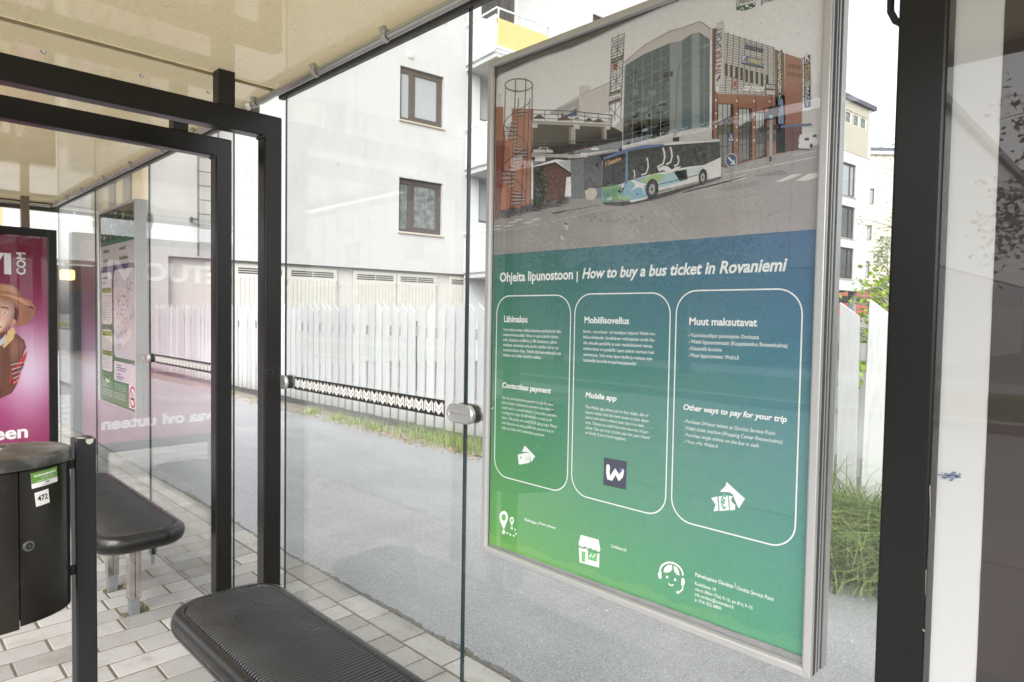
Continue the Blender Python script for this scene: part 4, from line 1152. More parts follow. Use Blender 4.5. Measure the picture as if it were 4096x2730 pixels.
P2((1512, 388), (1552, 378), (1560, 470), (1528, 474), (1540, 430)); P2((1560, 378), (1618, 372), (1628, 466), (1566, 472)); P2((1624, 374), (1650, 378), (1640, 400), (1650, 420), (1666, 430), (1666, 464), (1634, 468))
qt('€', (1572, 448), (1606, 448), 398, .03, 0, q2, layer=5) if False else A.text('€', q2(1572, 450)[0], q2(1572, 450)[1], q2(1608, 450)[0], .026, (98, 176, 146), 5, .03)
def pin(cx, cy, rx, ry):
    o = [q2(cx+rx*math.cos(math.radians(a)), cy+ry*math.sin(math.radians(a))) for a in range(-200, 21, 20)]
    A.poly(o+[q2(cx, cy+ry*1.95)], WT, 3); c = q2(cx, cy)
    A.poly([q2(cx+rx*.5*math.cos(t*.4), cy+ry*.5*math.sin(t*.4)) for t in range(15)], (112, 182, 92), 4)
pin(185, 512, 28, 42); pin(237, 530, 14, 21)
for c, r1, r2 in (((184, 606), 10, 14), ((237, 581), 7, 9)): A.poly([q2(c[0]+r1*math.cos(t*.4), c[1]+r2*math.sin(t*.4)) for t in range(16)], WT, 3)
for l in (((202, 612), (212, 615)), ((222, 620), (232, 624)), ((244, 628), (254, 631)), ((264, 612), (264, 624)), ((254, 588), (262, 594))): A.line([q2(*p) for p in l], .0042, WT, 3)
P2((678, 624), (792, 655), (804, 720), (798, 732), (782, 730), (776, 718), (768, 722), (752, 720), (742, 706), (732, 712), (718, 710), (708, 696), (698, 702), (684, 702), (664, 688), (664, 676))
P2((666, 702), (690, 714), (712, 712), (724, 724), (725, 780), (780, 796), (784, 744), (798, 744), (795, 834), (670, 800))
P2((684, 728), (708, 732), (706, 800), (684, 794), col=(112, 184, 110), layer=4); A.line([q2(734, 766), q2(748, 748)], .0024, WT, 4); A.line([q2(754, 770), q2(772, 748)], .0024, WT, 4)
P2((728, 730), (782, 744), (780, 792), (728, 776), col=(110, 184, 112), layer=2)
A.line([q2(1258-74*math.cos(math.radians(a)), 872-70*math.sin(math.radians(a))-12*math.cos(math.radians(a))) for a in range(0, 181, 12)], .0038, WT, 3)
P2((1208, 862), (1212, 836), (1232, 818), (1262, 816), (1264, 842), (1250, 862), (1228, 866)); P2((1272, 820), (1292, 830), (1306, 856), (1310, 886), (1290, 876), (1276, 856))
P2((1172, 870), (1182, 852), (1194, 856), (1196, 900), (1186, 908), (1174, 894)); P2((1322, 904), (1334, 898), (1344, 914), (1342, 942), (1330, 954), (1320, 944))
for c in ((1231, 894), (1282, 911)): A.poly([q2(c[0]+8*math.cos(t*.45), c[1]+9*math.sin(t*.45)) for t in range(14)], WT, 3)
A.line([q2(*p) for p in ((1240, 934), (1250, 946), (1262, 948), (1272, 942))], .0026, WT, 3)
A.line([q2(*p) for p in ((1332, 950), (1328, 975), (1306, 992))], .003, WT, 3); A.poly([q2(1302+14*math.cos(t*.45), 992+9*math.sin(t*.45)) for t in range(14)], WT, 3)
qt('Reittiopas |', (320, 533), (404, 553), 513, .012, 0, q2); qt('Route planner', (411, 533+21), (520, 584), 513+21, .012, .2, q2, cap=.0062)
qt('Linkkari.fi', (875, 703), (968, 727), 682, .012, 0, q2)
qt('Palvelupiste Osviitta', (1411, 888), (1655, 952), 865, .014, 0, q2, cap=.0078); qt('|', (1664, 955), (1667, 955), 928, 0, 0, q2)
z_ = q2(1411, 888)[1]; A.text('Osviitta Service Point', q2(1676, 962)[0], z_, q2(1914, 1040)[0], .0078, WT, 3, .008, .2)
for t, l, r_ in (('Koskikatu 19', 943, 1543), ('ma-to (Mon–Thu) 9–16, pe (Fri) 9–15', 978, 1777), ('info.osviitta@rovaniemi.fi', 1013, 1655), ('p. 016 322 6800', 1047, 1577)):
    a = q2(1409, l); e = q2(r_, l+(r_-1409)*.3); A.text(t, a[0], a[1], e[0], .0068, WT, 3, .006)
# scuffs on the sheet, faded strip along the bottom
for i in range(70):
    x, y = (RND.uniform(1380, 1500), RND.gauss(1330, 40)) if i % 2 else (RND.uniform(850, 1320), RND.gauss(1290, 14))
    a = q1(x, y); r_ = RND.uniform(.0006, .003)
    A.poly([(a[0]-r_*2, a[1]), (a[0], a[1]-r_*.5), (a[0]+r_*2, a[1]), (a[0], a[1]+r_*.4)], (104, 150, 126), 4)
for p in ((515, 1112), (520, 1168)):
    a = q1(*p); A.poly([(a[0]-.006, a[1]), (a[0]+.006, a[1]+.002), (a[0]+.004, a[1]-.003)], (70, 66, 50), 5)
a = q1(112, 1152); A.line([(a[0]-.008, a[1]-.003), (a[0], a[1]), (a[0]+.008, a[1]+.003)], .002, (226, 230, 226), 4)
zl, zr = q2(78, 672)[1], q2(2083, 1392)[1]
def fz(u): return zl+(zr-zl)*(u-XL)/(XR-XL)
n_ = 40
us = [XL+(XR-XL)*i/n_ for i in range(n_+1)]
for i in range(n_):     # lighter damp band with a wavy upper edge
    h0, h1 = .022+.006*math.sin(us[i]*40)+.004*math.sin(us[i]*133), .022+.006*math.sin(us[i+1]*40)+.004*math.sin(us[i+1]*133)
    def lg(u):
        c = gfield(u, ZB+.05); return (min(1, c[0]*1.22+.012), min(1, c[1]*1.07+.006), c[2]*.98, 1)
    A.mb.poly([pm(us[i], fz(us[i]), 4), pm(us[i+1], fz(us[i+1]), 4), pm(us[i+1], fz(us[i+1])+h1, 4), pm(us[i], fz(us[i])+h0, 4)], 0, [lg(us[i]), lg(us[i+1]), lg(us[i+1]), lg(us[i])])
A.mb.build('poster_sheet', M['poster'], pc, recalc=False)
b = MB()       # ribbed grey strip at the foot of the case and the dark sagging strip at the head
k_ = 8
for j in range(k_):
    for i in range(n_):
        f0, f1 = j/k_, (j+1)/k_
        y = lambda f: PY-.0022-.0006*abs(math.sin(f*k_*math.pi/2+.0))
        q = [(us[i], ZB+(fz(us[i])-ZB)*f0), (us[i+1], ZB+(fz(us[i+1])-ZB)*f0), (us[i+1], ZB+(fz(us[i+1])-ZB)*f1), (us[i], ZB+(fz(us[i])-ZB)*f1)]
        g_ = 148+RND.uniform(-6, 6)-(14 if j % 2 else 0)
        b.poly([(p[0], PY-.0022-(.0008 if (j+kk//2) % 2 else 0), p[1]) for kk, p in enumerate(q)], 0, s(g_, g_, g_+2))
b.build('foot_strip', M['print'], pc, recalc=False)
b = MB()
TOP = [((125, 440), (125, 500)), ((150, 432), (160, 470)), ((200, 415), (215, 447)), ((300, 380), (310, 405)), ((440, 330), (450, 352)), ((600, 272), (610, 302)), ((760, 208), (770, 232)), ((900, 150), (905, 168)), ((1150, 46), (1150, 60)), ((1400, -60), (1400, -52))]
for (a0, a1), (b0, b1) in zip(TOP, TOP[1:]):
    pa0, pa1, pb0, pb1 = p3(*a0), p3(*a1), p3(*b0), p3(*b1)
    b.poly([(max(XL, pa0[0]), PY-.004, ZT), (pb0[0], PY-.004, ZT), (pb1[0], PY-.0045, pb1[1]), (max(XL, pa1[0]), PY-.0045, pa1[1])], 0, s(74, 72, 70))
b.build('head_strip', M['print'], pc, recalc=False)

# farther poster case with the route map
pc2 = poster_case('poster_case', 'slim-looking aluminium timetable case with route map on the farther glass', 'poster case', -4.99, -4.167, .818, 2.055, 1.125, True)
def pm2(u, v, l): return (u, PY-.0005*l, v)
T = Art(pm2)
def t7(x, y): q = onY(350+x/1.65, 750+y/1.65, PY); return (q.x, q.z)
X0, X1 = -4.972, -4.186
zA, zB_, zC = 1.90, 1.78, .836
T.poly([(X0, zC), (X1, zC), (X1, 2.036), (X0, 2.036)], (70, 120, 92), 0)
def tg(u, v):
    f = (v-zC)/1.2; h = (u-X0)/.79
    return s(84-20*f+10*h, 138-70*f, 96+10*f)
T.grid(X0, X1, zC, 1.81, 6, 10, tg, 1)
def sk(u, v): f = (v-1.81)/.23; return s(70+60*f, 104+40*f, 66+50*f)
T.poly([(X0, 1.86), (X1, 1.86), (X1, 2.036), (X0, 2.036)], (58, 74, 62), 1)
for i in range(160):
    u, v = RND.uniform(X0, X1), RND.uniform(1.87, 2.02); r_ = RND.uniform(.008, .03)
    T.poly([(u-r_, v), (u-r_*.3, v-r_*.7), (u+r_, v-r_*.2), (u+r_*.4, v+r_*.7)], RND.choice(((66, 92, 50), (98, 124, 62), (138, 156, 92), (180, 184, 172), (50, 62, 44))), 2)
T.poly([(X0, 1.70), (X1, 1.70), (X1, 1.83), (X0, 1.83)], (198, 196, 198), 3)
def marks(u, v, n, h, c, layer, w=.7):
    for i in range(n):
        k = RND.uniform(.6, 1.0)
        T.poly([(u+i*h*w, v), (u+i*h*w+h*w*.72, v), (u+i*h*w+h*w*.72, v+h*k), (u+i*h*w, v+h*k)], c, layer)
for u, v, n in ((X0+.08, 1.785, 9), (X0+.44, 1.785, 9), (X0+.08, 1.725, 8), (X0+.44, 1.725, 12)): marks(u, v, n, .024, (96, 112, 70), 4, .62)
T.poly([(X0, 1.62), (X1, 1.62), (X1, 1.70), (X0, 1.70)], (72, 66, 100), 3)
LP_ = (212, 210, 212)
T.poly(T.rrect(X0+.03, X0+.27, 1.33, 1.66, .03), LP_, 4); T.poly(T.rrect(X0+.03, X0+.27, 1.03, 1.295, .03), LP_, 4)
T.poly(T.rrect(X0+.31, X1-.015, 1.13, 1.67, .05), (204, 198, 204), 4); T.poly(T.rrect(X0+.31, X1-.005, .985, 1.105, .012), (216, 208, 216), 4)
marks(X0+.06, 1.62, 12, .015, (70, 70, 120), 5); marks(X0+.06, 1.59, 9, .011, (70, 60, 80), 5)
for z0 in (1.53, 1.255, 1.13): T.poly([(X0+.04, z0), (X0+.26, z0), (X0+.26, z0+.032), (X0+.04, z0+.032)], (110, 136, 64), 5)
for i in range(11):
    for j in range(5): marks(X0+.05+j*.042, 1.51-i*.0155, 3, .0075, (92, 86, 96), 6, .9)
for i in range(6):
    for j in range(5): marks(X0+.05+j*.042, 1.235-i*.0155, 3, .0075, (92, 86, 96), 6, .9)
for i in range(5):
    for j in range(4): marks(X0+.05+j*.042, 1.112-i*.0155, 3, .0075, (92, 86, 96), 6, .9)
for i in range(14):
    u, v = RND.uniform(X0+.42, X1-.15), RND.uniform(1.2, 1.52); pts = [(u, v)]
    for _ in range(6):
        u = min(max(u+RND.uniform(-.07, .07), X0+.34), X1-.04); v = min(max(v+RND.uniform(-.06, .06), 1.16), 1.62); pts.append((u, v))
    T.line(pts, .003, RND.choice(((150, 110, 120), (120, 110, 150), (160, 140, 130), (110, 130, 150))), 5)
for i in range(16): T.poly([(a_, b2) for a_, b2 in ((lambda u, v: ((u, v), (u+.03, v), (u+.03, v+.006), (u, v+.006)))(RND.uniform(X0+.36, X1-.08), RND.uniform(1.18, 1.62)))], (80, 72, 110), 6)
for v, w in ((1.08, .1), (1.065, .2), (1.05, .18), (1.025, .09), (1.01, .16), (.998, .13)): T.poly([(X0+.37, v), (X0+.37+w, v), (X0+.37+w, v+.006), (X0+.37, v+.006)], (104, 90, 130), 6)
for v in (.96, .945, .93, .905, .89, .875):
    T.poly([(X0+.04, v), (X0+.27, v), (X0+.27, v+.005), (X0+.04, v+.005)], (158, 190, 164), 3); T.poly([(X0+.31, v), (X0+.56, v), (X0+.56, v+.005), (X0+.31, v+.005)], (158, 190, 164), 3)
T.poly([(X0+.1, .965), (X0+.14, .985), (X0+.18, .97), (X0+.22, .99), (X0+.20, .96), (X0+.14, .955)], (214, 226, 216), 4)
# no-smoking sticker
ux0, ux1, uz0, uz1 = X1-.155, X1-.005, .845, .985
T.poly([(ux0, uz0), (ux1, uz0), (ux1, uz1), (ux0, uz1)], (226, 220, 222), 7)
cx_, cz_ = (ux0+ux1)/2, (uz0+uz1)/2
T.line([(cx_+.058*math.cos(t*.2618), cz_+.058*math.sin(t*.2618)) for t in range(24)], .012, (176, 46, 62), 8, True)
T.poly([(cx_-.038, cz_-.018), (cx_+.03, cz_-.018), (cx_+.03, cz_-.006), (cx_-.038, cz_-.006)], (40, 34, 36), 8)
T.line([(cx_+.02, cz_), (cx_+.03, cz_+.015), (cx_+.01, cz_+.03)], .005, (90, 84, 86), 8); T.line([(cx_-.04, cz_+.04), (cx_+.04, cz_-.04)], .011, (176, 46, 62), 9)
T.mb.build('poster_sheet', M['print'], pc2, recalc=False)
b = MB(); b.tube([(-4.160, 1.20, 1.98), (-4.150, 1.205, 1.965), (-4.146, 1.205, 1.93), (-4.150, 1.20, 1.885)], [.006, .010, .011, .004], 8); b.build('bent_hook', M['aluw'], pc2, smooth=True)

# ------------------------------------------------------------------ crimson advert at the far end
ad = thing('advert_display', 'black-framed crimson advert of a man in a hat at the far shelter end', 'advert display', (-6.15, .48, .2))
b = MB(); ax = -6.1
for (y0, y1, z0, z1) in ((-.19, -.132, .25, 2.03), (1.048, 1.106, .25, 2.03), (-.132, 1.048, 1.972, 2.03), (-.132, 1.048, .25, .33)):
    b.box(ax-.12, ax, y0, y1, z0, z1)
b.build('display_frame', M['black'], ad, bevel=.004)
b = MB(); b.box(ax-.115, ax-.03, -.13, 1.046, .33, 1.97); b.build('display_body', M['gasket'], ad)
for y_ in (-.02, .86):
    b = MB(); b.box(ax-.10, ax-.03, y_, y_+.07, 0, .25); b.build('display_leg', M['black'], ad)
def am(u, v, l): return (ax-.014+.0006*l, u, v)
D = Art(am)
def adf(u, v):
    g1 = math.exp(-(((u-.93)/.22)**2+((v-.98)/.36)**2)); g2 = math.exp(-(((u-.02)/.25)**2+((v-.98)/.36)**2)); gl_ = min(1, g1+g2)
    t = (v-.33)/1.65
    base = [128-18*t, 40-24*t, 78-30*t]; mid = [150, 44, 100]
    k = math.exp(-((v-.95)/.55)**2)
    c = [base[i]*(1-k)+mid[i]*k for i in range(3)]
    c = [c[i]+(w-c[i])*gl_*.95 for i, w in enumerate((222, 200, 222))]
    return s(*c)
D.grid(-.132, 1.048, .33, 1.974, 24, 30, adf, 0)
D.text('ETUOVI', -.02, 1.681, .822, .152, (226, 222, 224), 3, .035)
D.text('COM', .908, 1.676, .908+.165, .055, (226, 222, 224), 3, .03, rot=90)
D.text('Avaa ovi uuteen', -.06, .446, .913, .098, (232, 228, 230), 3, .03)
def ah(x, y): q = onX(x/1.96, 1000+y/1.96, ax-.014); return (q.y, q.z)
YC = ah(-14, 400)[0]
def DP(col, *pts, layer=4, mirror=True):
    P = [ah(*p) for p in pts]; D.poly(P, col, layer)
    if mirror: D.poly([(2*YC-p[0], p[1]) for p in P][::-1], col, layer)
def DS(ci, co, c, *pts, layer=5):
    P = [ah(*p) for p in pts]; D.soft(P, ah(*c), ci, co, layer); D.soft([(2*YC-p[0], p[1]) for p in P][::-1], (2*YC-ah(*c)[0], ah(*c)[1]), ci, co, layer)
DP((104, 62, 48), (-14, 620), (50, 640), (120, 650), (190, 710), (205, 765), (165, 860), (140, 940), (130, 1060), (90, 1125), (0, 1165), (-14, 1165), layer=3)
DS((140, 88, 68), (96, 58, 46), (110, 750), (70, 660), (130, 670), (180, 715), (196, 760), (165, 850), (100, 900), (60, 860), (56, 760), layer=4)
DP((178, 44, 48), (165, 850), (214, 790), (200, 850), (172, 920), (150, 1000), (130, 1060), (70, 1040), (90, 950), layer=5)
for i in range(5):
    DP((44, 38, 42), (96+i*20, 950-i*14), (110+i*20, 946-i*14), (98+i*18, 1055-i*30), (88+i*18, 1058-i*30), layer=6)
    DP((206, 196, 196), (84+i*5, 900+i*36), (178-i*8, 880+i*34), (178-i*8, 885+i*34), (84+i*5, 905+i*36), layer=7)
DP((212, 178, 120), (100, 600), (122, 640), (104, 700), (30, 772), (20, 760), (40, 706), (62, 640), layer=6)
DP((192, 190, 196), (-14, 720), (20, 690), (48, 655), (44, 720), (10, 750), (-14, 752), layer=7)
DS((222, 182, 164), (150, 104, 90), (20, 530), (-14, 365), (40, 378), (80, 390), (108, 420), (120, 450), (116, 490), (108, 520), (102, 552), (96, 580), (80, 598), (62, 612), (36, 636), (10, 654), (-14, 662), (-14, 520), layer=5)
DS((232, 196, 180), (206, 164, 146), (10, 580), (-14, 540), (20, 530), (52, 560), (40, 600), (10, 640), (-14, 650), layer=6)
DP((150, 100, 84), (-14, 600), (20, 600), (8, 612), (-14, 614), layer=7)
DP((196, 146, 124), (100, 545), (126, 530), (124, 580), (80, 604), layer=6)
DP((96, 66, 56), (4, 444), (60, 452), (74, 468), (40, 458), (6, 456), layer=7)
DP((232, 228, 228), (16, 490), (36, 480), (58, 490), (40, 504), layer=7); DP((40, 30, 30), (30, 486), (42, 484), (44, 498), (32, 500), layer=8)
DP((60, 42, 36), (108, 440), (140, 480), (128, 560), (112, 540), (116, 480), layer=6)
DP((164, 108, 78), (-14, 325), (60, 338), (160, 366), (240, 400), (286, 460), (272, 512), (216, 580), (120, 602), (150, 540), (142, 450), (80, 392), (-14, 366), layer=7)
DS((206, 158, 120), (164, 108, 78), (120, 372), (-14, 336), (70, 346), (160, 378), (240, 418), (270, 470), (225, 450), (150, 404), (80, 374), (-14, 354), layer=8)
DS((140, 92, 66), (164, 108, 78), (215, 505), (180, 440), (240, 440), (274, 470), (262, 515), (214, 570), (150, 590), (165, 530), layer=8)
DS((200, 148, 120), (144, 94, 70), (50, 300), (-14, 265), (20, 264), (50, 266), (100, 280), (130, 298), (148, 318), (160, 340), (166, 368), (110, 352), (60, 340), (-14, 328), layer=9)
D.mb.build('advert_sheet', M['print'], ad, recalc=False)
b = MB(); yy = ax-.006; b.poly([(yy, -.132, .33), (yy, 1.048, .33), (yy, 1.048, 1.974), (yy, -.132, 1.974)]); b.build('cover_pane', M['gloss'], ad, recalc=False)

# ------------------------------------------------------------------ dark display at the near right
dd_ = thing('advert_display', 'tall black display with white margin and dark brown poster at the right edge', 'advert display', (.3, 1.2, 0))
b = MB(); fy = 1.118
for (x0, x1, z0, z1) in ((-.308, -.2435, .12, 2.21), (.95, 1.015, .12, 2.21), (-.2435, .95, 2.145, 2.21), (-.2435, .95, .12, .20)):
    b.box(x0, x1, fy, fy+.14, z0, z1)
b.build('display_frame', M['black'], dd_, bevel=.004, seg=3)
b = MB(); b.box(-.300, -.2365, fy+.006, fy+.12, .2, 2.14); b.box(-.2434, .948, fy+.03, fy+.13, .2, 2.14); b.build('display_body', M['gasket'], dd_)
for x_ in (-.25, .88):
    b = MB(); b.box(x_, x_+.07, fy+.04, fy+.10, 0, .12); b.build('display_leg', M['black'], dd_)
def dm(u, v, l): return (u, fy+.012-.0006*l, v)
E_ = Art(dm)
E_.poly([(-.2385, .2), (.95, .2), (.95, 2.145), (-.2385, 2.145)], (196, 196, 194), 0)
E_.poly([(-.179, .26), (.89, .26), (.89, 2.085), (-.179, 2.085)], (50, 41, 38), 1)
for i in range(14):
    z0 = .3+i*.125+RND.uniform(-.03, .03); c = RND.uniform(-10, 8)
    E_.poly([(-.179, z0), (.3, z0-.02), (.89, z0+.02), (.89, z0+.05), (.3, z0+.03), (-.179, z0+.03)], (50+c, 41+c*.8, 38+c*.8), 2)
for i in range(46):
    q = onY(3740+RND.gauss(55, 26), 1905+RND.gauss(0, 9), fy+.012); r_ = RND.uniform(.0005, .0022)
    E_.poly([(q.x-r_*1.6, q.z), (q.x, q.z-r_*.7), (q.x+r_*1.6, q.z), (q.x, q.z+r_*.6)], (104, 122, 158), 3)
E_.mb.build('poster_sheet', M['print'], dd_, recalc=False)
def scr(xa, ya, xb, yb_, w):
    b = MB(); p_, q_ = onY(xa, ya, fy), onY(xb, yb_, fy); b.poly([(p_.x-w, fy-.0004, p_.z), (p_.x+w, fy-.0004, p_.z), (q_.x+w*.4, fy-.0004, q_.z), (q_.x-w*.4, fy-.0004, q_.z)])
    b.build('paint_scratch', M['chip'], dd_, recalc=False)
scr(3720, 1942, 3722, 2070, .0005); scr(3705, 2280, 3702, 2380, .0004); scr(3693, 2518, 3698, 2528, .0012)
b = MB(); yy = fy+.004; b.poly([(-.2425, yy, .2), (.95, yy, .2), (.95, yy, 2.145), (-.2425, yy, 2.145)]); b.build('cover_pane', M['gloss'], dd_, recalc=False)
b = MB(); b.tube([(-.318, 1.20, 2.26), (-.334, 1.18, 2.05), (-.333, 1.165, 1.95), (-.328, 1.15, 1.905), (-.318, 1.14, 1.885), (-.303, 1.135, 1.872)], .0052, 10); b.build('power_cable', M['rubber'], dd_, smooth=True)

# ------------------------------------------------------------------ litter bin on its post
BX, BY, BA, BB = -1.957, .188, .122, .187
BZ0, BZ1 = .690, 1.047
lb = thing('litter_bin', 'dark oval litter bin numbered 472 hung on a square black post', 'litter bin', (-1.97, .41, 0))
def el(t, e=0.0, z=0.0):       # slightly squared oval
    c, s_ = math.cos(t), math.sin(t); p = .86
    return (BX+(BA+e)*math.copysign(abs(c)**p, c), BY+(BB+e)*math.copysign(abs(s_)**p, s_), z)
def tpix(x, y, guess=(-80, 95)):
    """Angle on the oval and height seen at a photo pixel."""
    q = ray(x, y); best = None
    for i in range(600):
        t = math.radians(guess[0]+(guess[1]-guess[0])*i/599); p = el(t)
        e = abs(p[1]*q.x-p[0]*q.y)/math.hypot(q.x, q.y)
        n_ = math.hypot(*p[:2])
        if best is None or e < best[0]-1e-4: best = (e, t, CAMZ+q.z/math.hypot(q.x, q.y)*n_)
    return best[1], best[2]
tse, _ = tpix(76, 2100)
def shell(t0, t1, e, z0, z1, n=44, th=.004):
    b = MB(); ts = [t0+(t1-t0)*i/n for i in range(n+1)]
    o = [[el(t, e, z) for t in ts] for z in (z0, z0+.004, z1)]
    i_ = [[el(t, e-th, z) for t in ts] for z in (z0, z0+.004, z1)]
    prof = []
    for k, t in enumerate(ts):
        prof.append([o[0][k], o[1][k], o[2][k], i_[2][k], i_[0][k]])
    b.loops([list(p) for p in prof]); return b
ga = .008
shell(tse+ga, math.radians(128), 0, BZ0, BZ1).build('door', M['bin'], lb, smooth=True, auto=40)
shell(math.radians(131), tse-ga+2*math.pi, 0, BZ0-.006, BZ1, 70).build('body', M['bin'], lb, smooth=True, auto=40)
b = MB(); N_ = 60
lp = lambda e, z: [el(2*math.pi*i/N_, e, z) for i in range(N_)]
b.loops([lp(-.012, BZ0+.01), lp(-.012, BZ1)]); b.build('liner', M['rubber'], lb)
b = MB(); b.loops([lp(-.001, BZ1+.0025), lp(.004, BZ1+.004), lp(.004, BZ1+.026), lp(.002, BZ1+.0305), lp(-.004, BZ1+.033), lp(-.010, BZ1+.0335), lp(-.05, BZ1+.0345), lp(-.115, BZ1+.035)])
ld = b.build('lid', M['binlid'], lb, smooth=True, auto=50)
b = MB(); q = onZ(6, 1793, BZ1+.035)
b.tube([(q.x, q.y, BZ1+.030), (q.x, q.y, BZ1+.038)], .016, 24); b.tube([(q.x, q.y, BZ1+.03), (q.x, q.y, BZ1+.0388)], .010, 24, 1)
b.build('lid_cap', [M['zinc'], M['bin']], lb)
tl, zl_ = tpix(112, 2185)
b = MB(); p0 = Vector(el(tl, -.002, zl_)); nn = (Vector(el(tl, .05, zl_))-Vector(el(tl, 0, zl_))).normalized()
b.tube([p0, p0+nn*.006], .0115, 24); b.tube([p0, p0+nn*.0068], .0082, 24, 1); b.tube([p0, p0+nn*.0074], .0028, 3, 0)
b.build('lock', [M['zinc'], M['rubber']], lb)
def sticker(name, px, w, h, tilt, draw):
    t0, z0 = tpix(*px)
    def mp(u, v, l):
        ca, sa = math.cos(tilt), math.sin(tilt); a, b_ = u*ca-v*sa, u*sa+v*ca
        d = math.hypot(BA*math.sin(t0), BB*math.cos(t0)); return el(t0+a/d, .0012+.0003*l, z0+b_)
    a = Art(mp); a.grid(0, w, 0, h, 8, 2, lambda u, v: s(226, 225, 222), 0); draw(a, w, h)
    a.mb.build(name, M['print'], lb, recalc=False)
def d1(a, w, h):
    a.grid(0, w, h*.32, h, 8, 2, lambda u, v: s(98, 140, 62), 1)
    a.text('KUNNOSSAPITO', w*.10, h*.70, w*.92, h*.135, (236, 238, 232), 2, .035)
    a.text('puh. 0207 120 230', w*.32, h*.53, w*.82, h*.085, (224, 230, 214), 2, .01)
    a.text('asiakaspalvelu@residuum.fi', w*.15, h*.38, w*.90, h*.08, (224, 230, 214), 2, .01)
    for i, c in enumerate(((70, 130, 90), (60, 110, 150), (60, 80, 120))): a.ell(w*(.50+i*.05), h*.22, w*.028, h*.05, c, 2, 10)
    a.text('NAPAPIIRIN RESIDUUM OY', w*.34, h*.07, w*.76, h*.055, (60, 60, 64), 2, .01)
def d2(a, w, h):
    a.text('472', w*.14, h*.34, w*.88, h*.40, (30, 30, 34), 2, .02); a.ell(w*.3, h*.12, w*.05, h*.03, (150, 148, 144), 2, 10)
tA, zA_ = tpix(125, 1957); tB, zB2 = tpix(241, 1929); tC, zC_ = tpix(121, 1895)
w_ = (Vector(el(tB, 0, 0))-Vector(el(tA, 0, 0))).length
sticker('maintenance_sticker', (125, 1957), w_, abs(zC_-zA_), .06, d1)
tA, zA_ = tpix(143, 2029); tB, _z = tpix(203, 2009); tC, zC_ = tpix(135, 1972)
w_ = (Vector(el(tB, 0, 0))-Vector(el(tA, 0, 0))).length
sticker('number_sticker', (143, 2029), w_, abs(zC_-zA_)*.98, .10, d2)
b = MB(); b.box(-2.012, -1.955, .389, .436, 0, 1.089); po = b.build('post', M['binpost'], lb, bevel=.004)
b = MB(); b.poly([(-1.9535, .412, 1.0885), (-1.9535, .430, 1.0885), (-1.9535, .428, 1.078), (-1.9535, .420, 1.074), (-1.9535, .413, 1.079)]); b.poly([(-2.0, .395, 1.0896), (-1.965, .40, 1.0896), (-1.962, .418, 1.0896), (-1.98, .412, 1.0896)])
b.build('chipped_corner', M['chip'], po, recalc=False)
for z_ in (.74, 1.015):
    b = MB(); b.box(-1.985, -1.965, .368, .392, z_, z_+.02); b.build('bracket', M['rubber'], lb)

# ------------------------------------------------------------------ benches
def make_bench(label, x0, x1, y0=.688, y1=1.066, group='black benches in the shelters'):
    cx, cy_ = (x0+x1)/2, (y0+y1)/2; hx, hy = (x1-x0)/2, (y1-y0)/2
    t = thing('bench', label, 'bench', (cx, cy_, 0), 0, group)
    R_ = .125; n = 12
    L = lambda i, z, : [(p[0], p[1], z) for p in rr(cx, cy_, hx-i, hy-i, max(.02, R_-i), n)]
    b = MB()
    b.loops([L(.085, .372), L(.05, .374), L(.022, .382), L(.007, .395), L(.002, .410), L(.002, .4115), L(.005, .413), L(.005, .4155), L(.001, .417),
             L(0, .424), L(.002, .436), L(.008, .448), L(.017, .4565), L(.027, .460), L(.035, .4595), L(.039, .456), L(.041, .4525)])
    b.build('seat_shell', M['benchside'], t, smooth=True, auto=30)
    b = MB(); pitch = .0142; m_ = .0405
    ix, iy, ir = hx-m_, hy-m_, R_-m_
    k = int(2*ix/pitch); st = 2*ix/k
    for i in range(k):
        xc = -ix+(i+.5)*st
        def lim(x):
            d = abs(x)-(ix-ir)
            return iy if d <= 0 else iy-ir+math.sqrt(max(0, ir*ir-d*d))
        hw = st*.26; ym = min(lim(xc-hw), lim(xc+hw))-.001
        if ym < .01: continue
        prof = [(-hw, .4528), (-hw*.92, .4580), (-hw*.55, .4604), (0, .4610), (hw*.55, .4604), (hw*.92, .4580), (hw, .4528)]
        E0 = [(cx+xc+a, cy_-ym, .4527) for a, z in prof]; E1 = [(cx+xc+a, cy_-ym+.007, z) for a, z in prof]
        E2 = [(cx+xc+a, cy_+ym-.007, z) for a, z in prof]; E3 = [(cx+xc+a, cy_+ym, .4527) for a, z in prof]
        vs = E0+E1+E2+E3; m = len(prof); fs = []
        for r_ in range(3):
            for j in range(m-1): fs.append((r_*m+j, r_*m+j+1, (r_+1)*m+j+1, (r_+1)*m+j))
        b.add(vs, fs)
    b.build('ribbed_top', M['bench'], t, smooth=True, recalc=True, auto=60)
    return t
def bench_legs(t, xs):
    for x in xs:
        b = MB(); y = .904
        b.box(x-.026, x+.026, y-.026, y-.001, .072, .376); b.box(x-.026, x+.026, y+.001, y+.026, .072, .376)
        b.box(x-.021, x+.021, y-.021, y+.021, -.02, .072, 1)
        b.build('leg', [M['steel'], M['galv']], t, bevel=.002)
bn = make_bench('black ribbed bench seat in the foreground in front of the nearer glass', -2.302, -.95); bench_legs(bn, (-1.72, -1.40))
bn2 = make_bench('black ribbed bench on steel posts behind the litter bin post', -4.50, -3.088); bench_legs(bn2, (-3.392, -3.762))

